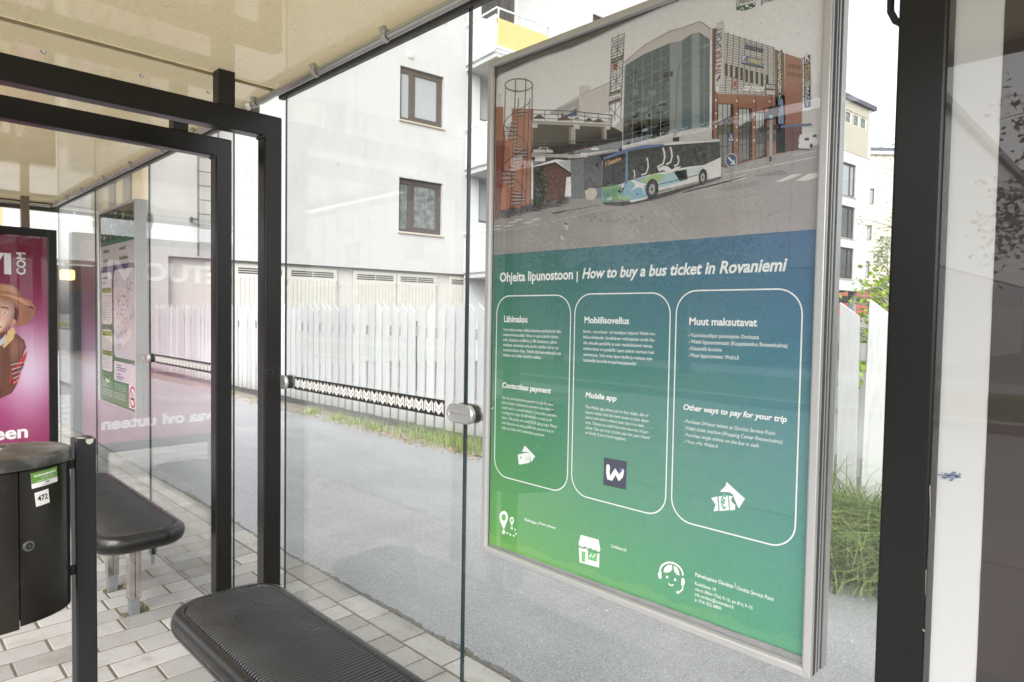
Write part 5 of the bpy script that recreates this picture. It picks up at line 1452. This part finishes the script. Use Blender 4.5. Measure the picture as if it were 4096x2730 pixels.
# ------------------------------------------------------------------ picket fences
FY = 4.74
def picket_mesh(flip, seed):
    R2 = random.Random(seed); w = .1235 if seed < 50 else .130; d = .10
    zt = 1.565+R2.uniform(-.012, .012); zb = .125+R2.uniform(-.01, .01)
    x0, x1 = -w/2, w/2
    prof = [(x0, zb), (x1, zb), (x1, zt-(0 if flip else d)), (x0, zt-(d if flip else 0))]
    b = MB(); b.loops([[(p[0], -.012, p[1]) for p in prof], [(p[0], .011, p[1]) for p in prof]])
    return b
fe = thing('picket_fence', 'long white picket fence with slanted picket tops along the footpath', 'fence', (-9, FY, 0))
protos = {}
x = -1.5125+.1245+.0256; pit = .150
# picket pitch measured at the near end and at mid distance
xs_ = []
x = -1.3645
i = 0
while x > -17.4 and len(xs_) < 100:
    xs_.append(x); x -= .1495 if x > -2.6 else .178; i += 1
for i, x in enumerate(xs_):
    k = (i//5) % 2; flip = bool(k)
    key = (flip, RND.randint(0, 3)+(0 if x > -2.6 else 60))
    if key not in protos:
        o = picket_mesh(flip, key[1]).build('picket', M['picket'], fe, local=True, bevel=.003); protos[key] = o
    else:
        o = protos[key].copy(); COL.objects.link(o)
    o.location = (x+9, 0, 0); o.rotation_euler = (RND.uniform(-.01, .01), RND.uniform(-.012, .012), RND.uniform(-.03, .03))
for z in (.38, 1.16):
    b = MB(); b.box(-17.3, -.6, FY+.013, FY+.058, z, z+.12); b.build('rail', M['rail'], fe, bevel=.004)
for x in (-16.6, -14.3, -12.05, -9.88, -7.69, -6.53, -4.3, -2.1, -.9):
    b = MB(); b.box(x-.03, x+.03, FY+.062, FY+.112, -.02, 1.35); b.build('fence_post', M['postm'], fe, bevel=.003)
fe2 = thing('picket_fence', 'second white picket fence seen through the gaps at right', 'fence', (-2, 6.35, 0))
pr2 = None
for i in range(16):
    x = -4.2+i*.175
    if pr2 is None: pr2 = picket_mesh(True, 3).build('picket', M['picket'], fe2, local=True, bevel=.003); o = pr2
    else: o = pr2.copy(); COL.objects.link(o)
    o.location = (x+2, 0, -.02); o.rotation_euler = (0, RND.uniform(-.02, .02), RND.uniform(-.05, .05))
for z in (.45, 1.05):
    b = MB(); b.box(-4.4, -1.4, 6.365, 6.41, z, z+.10); b.build('rail', M['rail'], fe2, bevel=.004)

# ------------------------------------------------------------------ grass, weeds, gravel, leaves
def blade(b, x, y, z, h, lean, az, w):
    dx, dy = math.cos(az)*lean, math.sin(az)*lean; px, py = -math.sin(az)*w/2, math.cos(az)*w/2
    P = []
    for k in range(4):
        f = k/3.0; ww = 1-f*.92
        P.append(((x+dx*f*f*h-px*ww, y+dy*f*f*h-py*ww, z+h*(f-min(.62, .30*lean)*f*f)), (x+dx*f*f*h+px*ww, y+dy*f*f*h+py*ww, z+h*(f-min(.62, .30*lean)*f*f))))
    vs = [p for q in P for p in q]
    b.add(vs, [(0, 1, 3, 2), (2, 3, 5, 4), (4, 5, 7, 6)])
b = MB()
for i in range(13000):      # tall tuft at the right
    x = RND.uniform(-2.5, -.3); y = 4.66-abs(RND.gauss(0, .40))
    if y < 3.66+.10*math.sin(x*7)+.05*math.sin(x*17): continue
    h = RND.uniform(.22, .54)*(1 if RND.random() < .82 else 1.4)*(.50+.50*min(1, (y-3.6)/.7))
    blade(b, x, y, .01, h*1.12, RND.uniform(.5, 1.9), RND.choice((-1.57, -.9, -2.2, -.3))+RND.uniform(-.7, .7), RND.uniform(.008, .016))
for i in range(4200):      # low grass under the fence
    x = RND.uniform(-6.7, -2.2); y = RND.gauss(4.60, .13)
    if RND.random() > .25+.75*max(0, math.sin(x*2.3+1.2)*.5+.5): continue
    blade(b, x, y, .01, RND.uniform(.05, .22), RND.uniform(.1, .8), RND.uniform(0, 6.3), RND.uniform(.004, .008))
for i in range(900):       # scattered weeds further left
    cx = RND.choice((-7.75, -7.3, -8.4, -9.9, -6.9, -11.5)); x, y = RND.gauss(cx, .09), RND.gauss(4.5, .07)
    blade(b, x, y, .01, RND.uniform(.04, .16), RND.uniform(.2, .9), RND.uniform(0, 6.3), RND.uniform(.005, .012))
for hx_, hy_ in ((-3.392, .901), (-3.762, .913)):
    for i in range(16): blade(b, hx_+RND.gauss(-.01, .035), hy_+RND.choice((-.05, .05))+RND.gauss(0, .008), -.005, RND.uniform(.01, .03), .8, RND.uniform(0, 6.3), .005)
for i in range(260):       # moss blades in paving joints
    row_ = RND.randint(20, 70); x = -13+row_*PW; y = RND.choice((1.657, RND.uniform(-.3, 1.6)))
    blade(b, x, y, -.005, RND.uniform(.004, .010), .8, RND.uniform(0, 6.3), .004)
tag(b.build('grass', M['grass'], recalc=False), 'green grass tufts growing along the picket fence foot', 'grass', kind='stuff')
b = MB()
def peb(x, y, z, r_):
    a = RND.uniform(0, 6.3); k = []
    for t in range(5): k.append((x+r_*math.cos(a+t*1.2566)*RND.uniform(.7, 1.2), y+r_*math.sin(a+t*1.2566)*RND.uniform(.7, 1.2), z+r_*.25))
    bot = [(p[0], p[1], z-r_*.3) for p in k]; top = (x, y, z+r_*.7)
    b.add(bot+k+[top], [(i, (i+1) % 5, 5+(i+1) % 5, 5+i) for i in range(5)]+[(5+i, 5+(i+1) % 5, 10) for i in range(5)])
for i in range(5200):
    x = RND.uniform(-13, -.3); y = RND.gauss(4.48, .10)
    if y < 4.2: continue
    peb(x, y, .015, RND.uniform(.004, .014))
for i in range(160):
    peb(RND.uniform(-6, -.3), RND.gauss(1.80, .05), .006, RND.uniform(.002, .005))
for i in range(70): peb(RND.uniform(-5, -1), RND.uniform(0, 1.6), .0, RND.uniform(.002, .005))
tag(b.build('gravel', M['stone'], recalc=False), 'loose grey gravel along the path edges', 'gravel', kind='stuff')
b = MB()
for i in range(900):
    x = RND.uniform(-7, -3); y = RND.gauss(4.42, .10); a = RND.uniform(0, 6.3); r_ = RND.uniform(.006, .022)
    b.poly([(x+r_*math.cos(a), y+r_*math.sin(a), .022), (x+r_*.4*math.cos(a+1.6), y+r_*.4*math.sin(a+1.6), .03), (x-r_*math.cos(a), y-r_*math.sin(a), .020), (x-r_*.4*math.cos(a+1.6), y-r_*.4*math.sin(a+1.6), .018)])
tag(b.build('dead_leaves', mat('dead_leaf', s(150, 126, 92), .9, vary=.3, vscale=5), recalc=False), 'dry brown leaf litter under the fence grass', 'leaves', kind='stuff')

b = MB()
for _ in range(26):
    x, y = (RND.uniform(-3.6, -1.2), RND.uniform(-.1, 1.5)) if _ % 2 else (RND.uniform(-6, -.4), RND.uniform(1.9, 3.6)); a = RND.uniform(0, 6.3); r_ = RND.uniform(.005, .010); z_ = .004 if y < 1.7 else .015
    b.poly([(x+r_*math.cos(a), y+r_*math.sin(a), z_), (x+r_*.5*math.cos(a+1.4), y+r_*.5*math.sin(a+1.4), z_+.003), (x-r_*math.cos(a), y-r_*math.sin(a), z_), (x-r_*.5*math.cos(a+1.4), y-r_*.5*math.sin(a+1.4), z_+.001)])
tag(b.build('petals', mat('pale_petal', s(226, 220, 206), .8), recalc=False), 'pale fallen petals scattered on paving and path', 'petals', kind='stuff')

# ------------------------------------------------------------------ white apartment building behind the fence
AA = math.radians(7.0); CA = 17.7; K = CA/15.68
def ZK(z): return CAMZ+(z-CAMZ)*K
ORG = Vector((-CA*math.cos(AA), CA*math.sin(AA), 0))
def wall(b, s0, s1, z0, z1, y, holes=(), mi=0, rev=.14, mr=None):
    """Facade rectangle with openings; local x = along the wall, y = inwards."""
    ss = sorted({s0, s1, *[h[0] for h in holes], *[h[1] for h in holes]}); zz = sorted({z0, z1, *[h[2] for h in holes], *[h[3] for h in holes]})
    for a, c in zip(ss, ss[1:]):
        for d, e in zip(zz, zz[1:]):
            m_, n_ = (a+c)/2, (d+e)/2
            if any(h[0] < m_ < h[1] and h[2] < n_ < h[3] for h in holes): continue
            b.poly([(a, y, d), (c, y, d), (c, y, e), (a, y, e)], mi)
    for h in holes:
        for q in ([(h[0], y, h[2]), (h[1], y, h[2]), (h[1], y+rev, h[2]), (h[0], y+rev, h[2])], [(h[0], y, h[3]), (h[0], y+rev, h[3]), (h[1], y+rev, h[3]), (h[1], y, h[3])],
                  [(h[0], y, h[2]), (h[0], y+rev, h[2]), (h[0], y+rev, h[3]), (h[0], y, h[3])], [(h[1], y, h[2]), (h[1], y, h[3]), (h[1], y+rev, h[3]), (h[1], y+rev, h[2])]):
            b.poly(q, mi)
bld = thing('apartment_building', 'white rendered apartment block with brown windows and garage doors behind the fence', 'building', ORG, math.radians(90)-AA)
WU = (8.36*K, 9.70*K, ZK(6.58), ZK(7.97)); WL = (8.36*K, 9.70*K, ZK(3.64), ZK(5.06)); WT_ = (8.36*K, 9.70*K, ZK(9.50), ZK(10.88))
zg = ZK(2.60); s0, s1 = 2.46*K, 11.8
holes = [WU, WL, WT_]
b = MB(); wall(b, s0, s1, zg, 14.5, 0, holes); b.poly([(s0, 0, zg), (s1, 0, zg), (s1, .4, zg), (s0, .4, zg)])
wall(b, s0, 2.86*K, -.1, zg, 0); b.poly([(2.86*K, 0, -.1), (2.86*K, .4, -.1), (2.86*K, .4, zg), (2.86*K, 0, zg)])
b.build('wall', M['white'], bld, local=True, recalc=False)
b = MB(); wall(b, 2.86*K, 13.9, -.1, zg, .17); b.build('ground_floor_wall', M['garwall'], bld, local=True, recalc=False)
b = MB(); b.box(s0, 26, .45, 12, -.1, 14.4); b.build('inner_wall', M['white2'], bld, local=True)
b = MB(); b.box(s0-.2, 26.2, -.25, 12.2, 14.52, 14.8); b.build('roof', M['louvre'], bld, local=True)
b = MB()
TW = []
b.poly([(s0, 0, .89), (s0, 12, .89), (s0, 12, 14.5), (s0, 0, 14.5)]); b.build('side_wall', M['tan'], bld, local=True, recalc=False)
b = MB(); b.poly([(s0-.02, -.01, -.1), (s0-.02, 12, -.1), (s0-.02, 12, .89), (s0-.02, -.01, .89)]); b.poly([(s0-.02, 0, .89), (s0-.02, 12, .89), (s0, 12, .89), (s0, 0, .89)]); b.build('plinth', M['plinth'], bld, local=True, recalc=False)
for y0, y1, z0, z1 in ((2.2, 3.4, 3.6, 7.5), (5.2, 6.4, 3.6, 7.5)):
    b = MB(); b.box(s0-.06, s0-.01, y0, y1, z0, z1); f = b.build('window', M['pinkbrown'], bld, local=True)
def window(par, h, yin, pmat, mull=.28, frame_m='brown', fw=.10, sill=True, split=True):
    s_0, s_1, z0, z1 = h
    b = MB(); y0, y1 = yin, yin+.06
    b.box(s_0, s_0+fw, y0, y1, z0, z1); b.box(s_1-fw, s_1, y0, y1, z0, z1); b.box(s_0+fw, s_1-fw, y0, y1, z0, z0+fw); b.box(s_0+fw, s_1-fw, y0, y1, z1-fw*1.6, z1)
    if split:
        m_ = s_0+(s_1-s_0)*mull; b.box(m_-fw*.7, m_+fw*.7, y0-.004, y1, z0+fw, z1-fw*1.6)
        b.box(m_+fw*.7, m_+fw*1.5, y0+.014, y1, z0+fw, z1-fw*1.6); b.box(s_1-fw*1.9, s_1-fw, y0+.014, y1, z0+fw, z1-fw*1.6)
        b.box(m_+fw*1.5, s_1-fw*1.9, y0+.014, y1, z0+fw, z0+fw*1.8)
    f = b.build('window', M[frame_m], par, local=True, bevel=.006)
    b = MB(); b.poly([(s_0+.02, y0+.035, z0+.02), (s_1-.02, y0+.035, z0+.02), (s_1-.02, y0+.035, z1-.02), (s_0+.02, y0+.035, z1-.02)])
    b.build('window_pane', M[pmat], f, local=True, recalc=False)
    if sill:
        b = MB(); b.add([(s_0-.03, -.05, z0-.03), (s_1+.05, -.05, z0-.03), (s_1+.05, yin+.02, z0+.004), (s_0-.03, yin+.02, z0+.004), (s_0-.03, -.05, z0-.06), (s_1+.05, -.05, z0-.06), (s_1+.05, yin+.02, z0-.03), (s_0-.03, yin+.02, z0-.03)],
              [(0, 1, 2, 3), (4, 7, 6, 5), (0, 4, 5, 1), (1, 5, 6, 2), (3, 2, 6, 7), (0, 3, 7, 4)])
        b.build('window_sill', M['sill'], f, local=True)
    return f
window(bld, WU, .10, 'blind'); window(bld, WL, .10, 'darkpane'); window(bld, WT_, .10, 'blind')
b = MB(); c_ = (8.66*K, ZK(8.30))
b.tube([(c_[0], .0, c_[1]), (c_[0], -.035, c_[1])], [.115, .10], 24)
for i in range(6): b.box(c_[0]-.075, c_[0]+.075, -.045, -.036, c_[1]-.07+i*.025, c_[1]-.058+i*.025)
b.build('wall_vent', M['clip'], bld, local=True)
b = MB(); b.tube([(6.66*K, 0, ZK(5.14)), (6.66*K, -.006, ZK(5.14))], .045, 16); b.build('wall_plug', M['sill'], bld, local=True)
# garage doors
D1 = [(3.62*K, 4.16*K), (4.22*K, 5.42*K), (5.44*K, 6.70*K), (7.13*K, 8.36*K), (8.38*K, 9.60*K), (10.0*K, 11.3*K)]
for a, c in D1:
    b = MB(); zt = ZK(2.53); zl2 = ZK(2.27)
    b.box(a, c, .10, .168, .02, zt)
    n_ = max(3, int((c-a)/.115))
    for i in range(n_):
        x0 = a+.05+(c-a-.1)*i/n_; x1 = a+.05+(c-a-.1)*(i+1)/n_
        b.box(x0+.006, x1-.006, .082, .0995, .06, zl2-.02)
    d_ = b.build('garage_door', M['door'], bld, local=True, bevel=.004)
    g_ = MB()
    for q in range(3):
        zz = ZK(2.315)+q*.058
        for (e, f) in ((a+.11, (a+c)/2-.015), ((a+c)/2+.015, c-.11)):
            if f-e > .05: g_.box(e, f, .094, .1005, zz, zz+.032)
    g_.build('door_grille', M['slot'], d_, local=True)
    h_ = MB(); h_.tube([(c-.01, .07, ZK(2.16)), (c-.01, .07, ZK(2.24))], .018, 8); h_.build('door_hinge', M['rail'], d_, local=True)
# wall ladder
b = MB(); l0, l1 = 3.42*K, 3.42*K+.46
for x in (l0, l1): b.box(x-.02, x+.02, -.20, -.17, ZK(2.62), 14)
z = ZK(2.93)
while z < 14: b.tube([(l0, -.185, z), (l1, -.185, z)], .013, 6); z += .345
for z in (ZK(3.40), ZK(6.2), ZK(9)):
    b.box(l0-.16, l0-.02, -.195, -.175, z, z+.04); b.box(l0-.16, l0-.12, -.18, 0, z-.03, z+.07)
b.build('ladder', M['ladder'], bld, local=True)
b = MB(); b.box(2.86*K-.012, 2.86*K+.012, -.004, .001, zg, 14.4); b.build('wall_joint', M['garwall'], bld, local=True)
# balconies and the projecting bay beyond them
PJ = 1.6; B0, B1 = 11.8, 13.8; ST = 2.91*K
b = MB()
wall(b, B0, B1, -.1, 14.5, .02, [(12.35, 13.75, 11.15+k*ST-.1-ST*0, 13.35+k*ST) for k in (0, -1, -2)], rev=.12)
b.build('balcony_wall', M['white2'], bld, local=True, recalc=False)
b = MB(); wall(b, B1, 26, -.1, 14.5, -PJ, [(15.76, 17.1, 10.15, 11.6), (15.76, 17.1, 10.15-ST, 11.6-ST)], rev=.14); b.poly([(B1, -PJ, -.1), (B1, .1, -.1), (B1, .1, 14.5), (B1, -PJ, 14.5)]); b.build('bay_wall', M['white2'], bld, local=True, recalc=False)
for k in (0, -1):
    f = window(bld, (15.76, 17.1, 10.15+k*ST, 11.6+k*ST), -PJ+.1, 'darkpane', sill=False)
for k in (0, -1, -2):
    window(bld, (12.35, 13.75, 11.05+k*ST, 13.35+k*ST), .10, 'blackpane' if k == 0 else 'blind', .62, 'pinkbrown', .08, sill=False)
for k in (0, -1, -2):
    zz = k*ST; y0 = -PJ
    b = MB(); b.box(B0, B1, y0+.02, .0, 9.20+zz, 9.34+zz); bl = b.build('balcony', M['white2'], bld, local=True)
    b = MB(); b.box(B0-.06, B0, y0, .0, 9.34+zz, 10.44+zz); b.box(B0, B0+.0, y0, y0, 9.34+zz, 10.4+zz) if False else None
    b.build('side_panel', M['white2'], bl, local=True, bevel=.03)
    b = MB(); n_ = 34
    for i in range(n_):
        xa, xb = B0+.01+(B1-B0-.02)*i/n_, B0+.01+(B1-B0-.02)*(i+1)/n_; xm = (xa+xb)/2
        for (p, q, ya, yb2) in ((xa, xa+(xb-xa)*.3, 0, 0), (xa+(xb-xa)*.3, xm, 0, -.025), (xm, xm+(xb-xa)*.3, -.025, -.025), (xm+(xb-xa)*.3, xb, -.025, 0)):
            b.poly([(p, y0+ya, 9.52+zz), (q, y0+yb2, 9.52+zz), (q, y0+yb2, 10.32+zz), (p, y0+ya, 10.32+zz)])
    b.build('front_panel', M['yellow'], bl, local=True, recalc=False)
    b = MB(); b.tube([(B0-.03, .0, 10.62+zz), (B0-.03, y0-.0, 10.62+zz), (B1+.1, y0-.0, 10.62+zz)], .026, 8)
    for x in (B0+.05, B0+.95, B1-.1): b.tube([(x, y0+.03, 10.3+zz), (x, y0+.0, 10.62+zz)], .022, 6)
    b.box(B0-.08, B1, y0-.10, y0-.04, 9.40+zz, 9.47+zz)
    b.build('railing', M['whitemetal'], bl, local=True)

# ------------------------------------------------------------------ second white block, far right
CB = 22.0
blb = thing('apartment_building', 'distant white block with cream top storey and overhanging flat roof, right of poster', 'building', (-CB*math.cos(AA), CB*math.sin(AA), 0), math.radians(90)-AA)
sE = 49.5
W2 = [(45.0, 47.5, 9.95+.25, 12.40), (45.0, 47.5, 7.25, 9.47), (45.0, 47.5, 5.0, 6.60-.0)]
W2 = [(45.0, 47.55, 12.4-2.25, 12.4), (45.0, 47.6, 9.46-2.2, 9.46), (45.0, 47.65, 4.45, 6.6)]
b = MB(); wall(b, 30, sE, 3.63, 13.15, 0, W2, rev=.16); b.poly([(30, 0, 3.63), (sE, 0, 3.63), (sE, 9, 3.63), (30, 9, 3.63)]); b.poly([(sE, 0, 3.63), (sE, 9, 3.63), (sE, 9, 16.5), (sE, 0, 16.5)])
b.poly([(30, 0, 3.63), (30, 9, 3.63), (30, 9, 16.5), (30, 0, 16.5)]); b.build('wall', M['white2'], blb, local=True, recalc=False)
S2 = [(44.6, 45.55, 15.1, 15.95), (45.7, 46.65, 15.1, 15.95), (46.85, 47.8, 15.1, 15.95), (47.95, 48.9, 15.1, 15.95)]
b = MB(); wall(b, 30, sE-.02, 13.15, 16.7, -.02, S2, rev=.1); b.build('upper_wall', M['cream'], blb, local=True, recalc=False)
b = MB(); b.box(sE-.35, sE+.03, -.05, .3, 13.15, 16.6); b.build('corner_post', M['white2'], blb, local=True)
b = MB(); b.box(29.5, sE+.45, -.22, 9, 16.62, 16.92); b.build('roof', M['louvre'], blb, local=True)
for h in W2: window(blb, h, .10, 'blackpane' if h[2] < 10 else 'blind', .72, 'pinkbrown', .08)
for h in S2: window(blb, h, .05, 'darkpane', .5, 'whitemetal', .06, sill=False, split=False)
b = MB(); b.box(sE-3.4, sE-3.1, .4, .7, -.1, 3.6); b.box(sE-.6, sE-.2, .5, .9, -.1, 3.6); b.build('column', M['plinth'], blb, local=True)
b = MB(); b.box(30, sE-.2, 2.2, 9, -.1, 3.6); b.build('ground_floor_wall', M['brownwall'], blb, local=True)
b = MB(); b.box(46, sE+2.5, .7, 3, 2.9, 3.3); b.build('entrance_canopy', M['pinkbrown'], blb, local=True)
# pale brick house behind it
q0 = ray(3478, 700); q1_ = ray(3800, 700); DP_ = 74
pA = Vector((q0.x, q0.y, 0))*DP_; pB = Vector((q1_.x, q1_.y, 0))*DP_*1.0
pA = pA+(pA-pB)*.35
ang = math.atan2(pB.y-pA.y, pB.x-pA.x); Ln = (pB-pA).length
brk = thing('brick_house', 'pale brick house with narrow windows far behind the birch', 'building', pA, ang)
zr = CAMZ+(1292-622)/FPX*DP_
def zb_(y): return CAMZ+(1292-y)/FPX*DP_
sx = lambda px: (Vector((ray(px, 800).x, ray(px, 800).y, 0))*DP_-pA).length
ww = [(sx(3480), sx(3498), zb_(817), zb_(756)), (sx(3474), sx(3494), zb_(962), zb_(902)), (sx(3468), sx(3490), zb_(1112), zb_(1046))]
b = MB(); wall(b, 0, Ln, zb_(1158), zr, 0, ww, rev=.2); b.build('wall', M['palebrick'], brk, local=True, recalc=False)
b = MB(); b.box(-.2, Ln+.3, -.3, 8, zr, zr+.35); b.build('roof_edge', M['white2'], brk, local=True)
b = MB(); b.box(-.2, Ln+.3, -.1, 8, zr+.35, zr+.8); b.build('roof', M['louvre'], brk, local=True)
b = MB(); b.box(0, Ln, .3, 8, -.1, zb_(1158)); b.build('basement_wall', M['redbrick'], brk, local=True)
for h in ww: window(brk, h, .12, 'blind', .5, 'brown', .08, split=False)

# ------------------------------------------------------------------ low buildings at the far left
an = thing('shop_building', 'low white-fascia shop with dark passage and lit lamp at far left', 'building', (-27, 4.6, 0))
def zq(y, d): return CAMZ+(1238-y)/FPX*d
b = MB(); b.box(-27, -24.9, 3.6, 9, 3.0, 4.1); b.build('fascia', M['white2'], an, bevel=.02)
b = MB(); b.box(-28.4, -28.0, 3.6, 10, -.1, 3.0); b.build('back_wall', M['brownwall'], an)
b = MB(); b.box(-27.9, -27.7, 5.3, 6.6, -.1, 2.1); b.build('doorway', M['louvre'], an)
b = MB(); b.box(-27.0, -26.6, 3.7, 3.95, -.1, 3.0); b.box(-26.9, -26.6, 6.4, 6.7, -.1, 3.0); b.build('column', M['white2'], an)
b = MB(); b.box(-26.62, -26.3, 4.88, 5.28, 2.42, 2.76); b.build('lamp', M['lamp'], an, bevel=.05)
b = MB(); b.box(-26.5, -26.4, 5.02, 5.12, 2.76, 3.0); b.build('lamp_bracket', M['slot'], an)
b = MB()
for z in (4.35, 4.6): b.tube([(-24.95, 3.6, z), (-24.95, 9, z)], .025, 6)
for y in (3.7, 5, 6.3, 7.6): b.tube([(-24.95, y, 4.1), (-24.95, y, 4.6)], .025, 6)
b.build('railing', M['whitemetal'], an)
hs = thing('terrace_house', 'white terrace house with tan side wall above the shop roof', 'building', (-36, 4.8, 0))
b = MB(); b.box(-40, -36, 4.62, 9, -.1, 6.9); b.build('wall', M['white2'], hs)
b = MB(); b.box(-40, -36.2, 4.1, 4.62, -.1, 6.6); b.build('side_wall', M['tan'], hs)
b = MB()
for z in (7.4, 7.7): b.tube([(-36, 4.7, z), (-36, 9, z)], .03, 6)
for y in (4.7, 5.7, 6.7): b.tube([(-36, y, 6.9), (-36, y, 7.7)], .03, 6)
b.build('railing', M['whitemetal'], hs)
rb = thing('brick_building', 'red brick building with white band and dark louvred window at left edge', 'building', (-44, 5, 0))
b = MB(); b.box(-50, -44, 1.5, 6.05, 8.6, 14); b.build('wall', M['redbrick'], rb)
b = MB(); b.box(-49.9, -43.9, 1.5, 6.2, 7.9, 8.6); b.box(-44.2, -43.85, 6.06, 6.35, -.1, 12); b.build('white_band', M['white2'], rb)
b = MB(); b.box(-49.9, -44.1, 1.5, 6.05, -.1, 7.9); b.build('lower_wall', M['blind'], rb)
b = MB()
for i in range(9): b.box(-44.08, -43.98, 4.7, 6.04, 6.0+i*.21, 6.14+i*.21)
b.build('window', M['louvre'], rb)

# ------------------------------------------------------------------ trees and shrubs
def tree(name, label, cat, loc, h, rad, n_str, leaf, seed, trunk_r=.11, group=None, droop=1.0, lm='leaf', z0=.25):
    R3 = random.Random(seed); t = thing(name, label, cat, loc, 0, group)
    b = MB(); pts = []; x = y = 0.0
    for k in range(9):
        f = k/8; pts.append((x, y, h*f*.94)); x += R3.uniform(-.05, .05)*rad*.4; y += R3.uniform(-.05, .05)*rad*.4
    rs = [trunk_r*(1-.9*k/8) for k in range(9)]
    b.tube(pts, rs, 8); lv = MB()
    for i in range(n_str):
        f = z0+(1-z0)*(i+R3.random())/n_str*.97; k = min(7, int(f*8)); fr = f*8-k
        p = Vector(pts[k]).lerp(Vector(pts[k+1]), fr); az = R3.uniform(0, 6.283)
        ext = rad*(1-.75*((f-.45)/.55)**2 if f > .45 else .65+.35*f/.45)*R3.uniform(.55, 1.1)
        tip = p+Vector((math.cos(az)*ext, math.sin(az)*ext, ext*R3.uniform(.15, .6)))
        mid = p.lerp(tip, .55)+Vector((0, 0, ext*.12)); r0 = trunk_r*(1-f)*.45+.012
        b.tube([p, mid, tip], [r0, r0*.6, .004], 5, caps=False)
        for j in range(R3.randint(3, 5)):
            q = p.lerp(tip, R3.uniform(.35, 1.0)); L = R3.uniform(.4, 1.3)*rad*.45*droop; d = Vector((R3.gauss(0, .25), R3.gauss(0, .25), -1.0 if droop > .5 else R3.uniform(-.4, .8))); d.normalize()
            out = Vector((math.cos(az), math.sin(az), .4))*R3.uniform(.1, .4)
            m_ = int(L/leaf*1.5)+5
            for a in range(m_):
                u = a/m_; c = q+out*u*(1-u)*L*1.5+d*L*u*u+Vector((R3.gauss(0, leaf*1.2), R3.gauss(0, leaf*1.2), R3.gauss(0, leaf*.9)))
                s_ = leaf*R3.uniform(.6, 1.2); e1 = Vector((R3.gauss(0, 1), R3.gauss(0, 1), R3.gauss(-.5, .7))).normalized(); e2 = e1.cross(Vector((R3.gauss(0, 1), R3.gauss(0, 1), R3.gauss(0, 1)))).normalized()
                lv.add([c, c+e1*s_*.5+e2*s_*.34, c+e1*s_, c+e1*s_*.5-e2*s_*.34], [(0, 1, 2, 3)])
    b.build('trunk', M['bark'], t, local=True, smooth=True, recalc=False)
    lv.build('crown', M[lm], t, local=True, recalc=False)
    return t
def at(px, dist): q = ray(px, 1290); v = Vector((q.x, q.y, 0)).normalized()*dist; return (v.x, v.y, 0)
tree('birch_tree', 'tall drooping birch half hidden by the black display frame', 'tree', at(3790, 21), 9.2, 2.35, 60, .062, 3, .12, 'trees around the stop')
tree('birch_tree', 'small round birch before the pale brick house', 'tree', at(3535, 33), 5.6, 1.25, 46, .085, 5, .06, 'trees around the stop', .7)
tree('shrub', 'bright yellow-green shrub beside the display frame behind the fence', 'shrub', (-1.62, 6.0, 0), 1.95, .42, 30, .055, 8, .015, None, .25, 'leafy', .5)
tree('shrub', 'bright yellow-green shrub next to the poster edge behind the fence', 'shrub', (-2.12, 5.7, 0), 1.68, .30, 26, .055, 9, .015, None, .25, 'leafy', .4)
tree('birch_tree', 'street birch across the road mirrored in the poster glass', 'tree', (-8.9, -13.0, 0), 7.4, 2.5, 70, .13, 13, .16, 'trees around the stop')
tree('birch_tree', 'street birch across the road mirrored at the poster left', 'tree', (-13.6, -13.4, 0), 7.0, 2.3, 64, .13, 14, .16, 'trees around the stop')
tree('birch_tree', 'street birch across the road mirrored in the dark display', 'tree', (-.7, -13.2, 0), 8.5, 2.3, 110, .13, 15, .15, 'trees around the stop')

# building across the street, seen mirrored in the glass
op = thing('clad_building', 'pale metal-clad building across the street mirrored in the glass', 'building', (-28, -22, 0))
b = MB(); b.box(-60, -5.6, -42, -22, 3.4, 8.6); b.build('wall', M['panelw'], op)
b = MB(); b.box(-60, -5.65, -42, -22.1, -.1, 3.35); b.build('ground_floor_wall', M['panelg'], op)
b = MB(); b.box(-60.2, -5.4, -42.2, -21.7, 8.6, 8.9); b.build('roof', M['louvre'], op)
b = MB()
for x in range(-60, -5, 2): b.box(x-.02, x+.02, -21.995, -21.96, 3.4, 8.6)
b.build('panel_joint', M['panelg'], op)
for x in (-54, -47, -40, -33, -26, -19, -13, -8):
    b = MB(); b.box(x-.9, x+.9, -22.0, -21.93, 4.8, 6.3); f = b.build('window', M['pinkbrown'], op)
    b = MB(); b.box(x-.8, x+.8, -21.94, -21.91, 4.9, 6.2); b.build('window_pane', M['darkpane'], f)
bpy.context.view_layer.update()
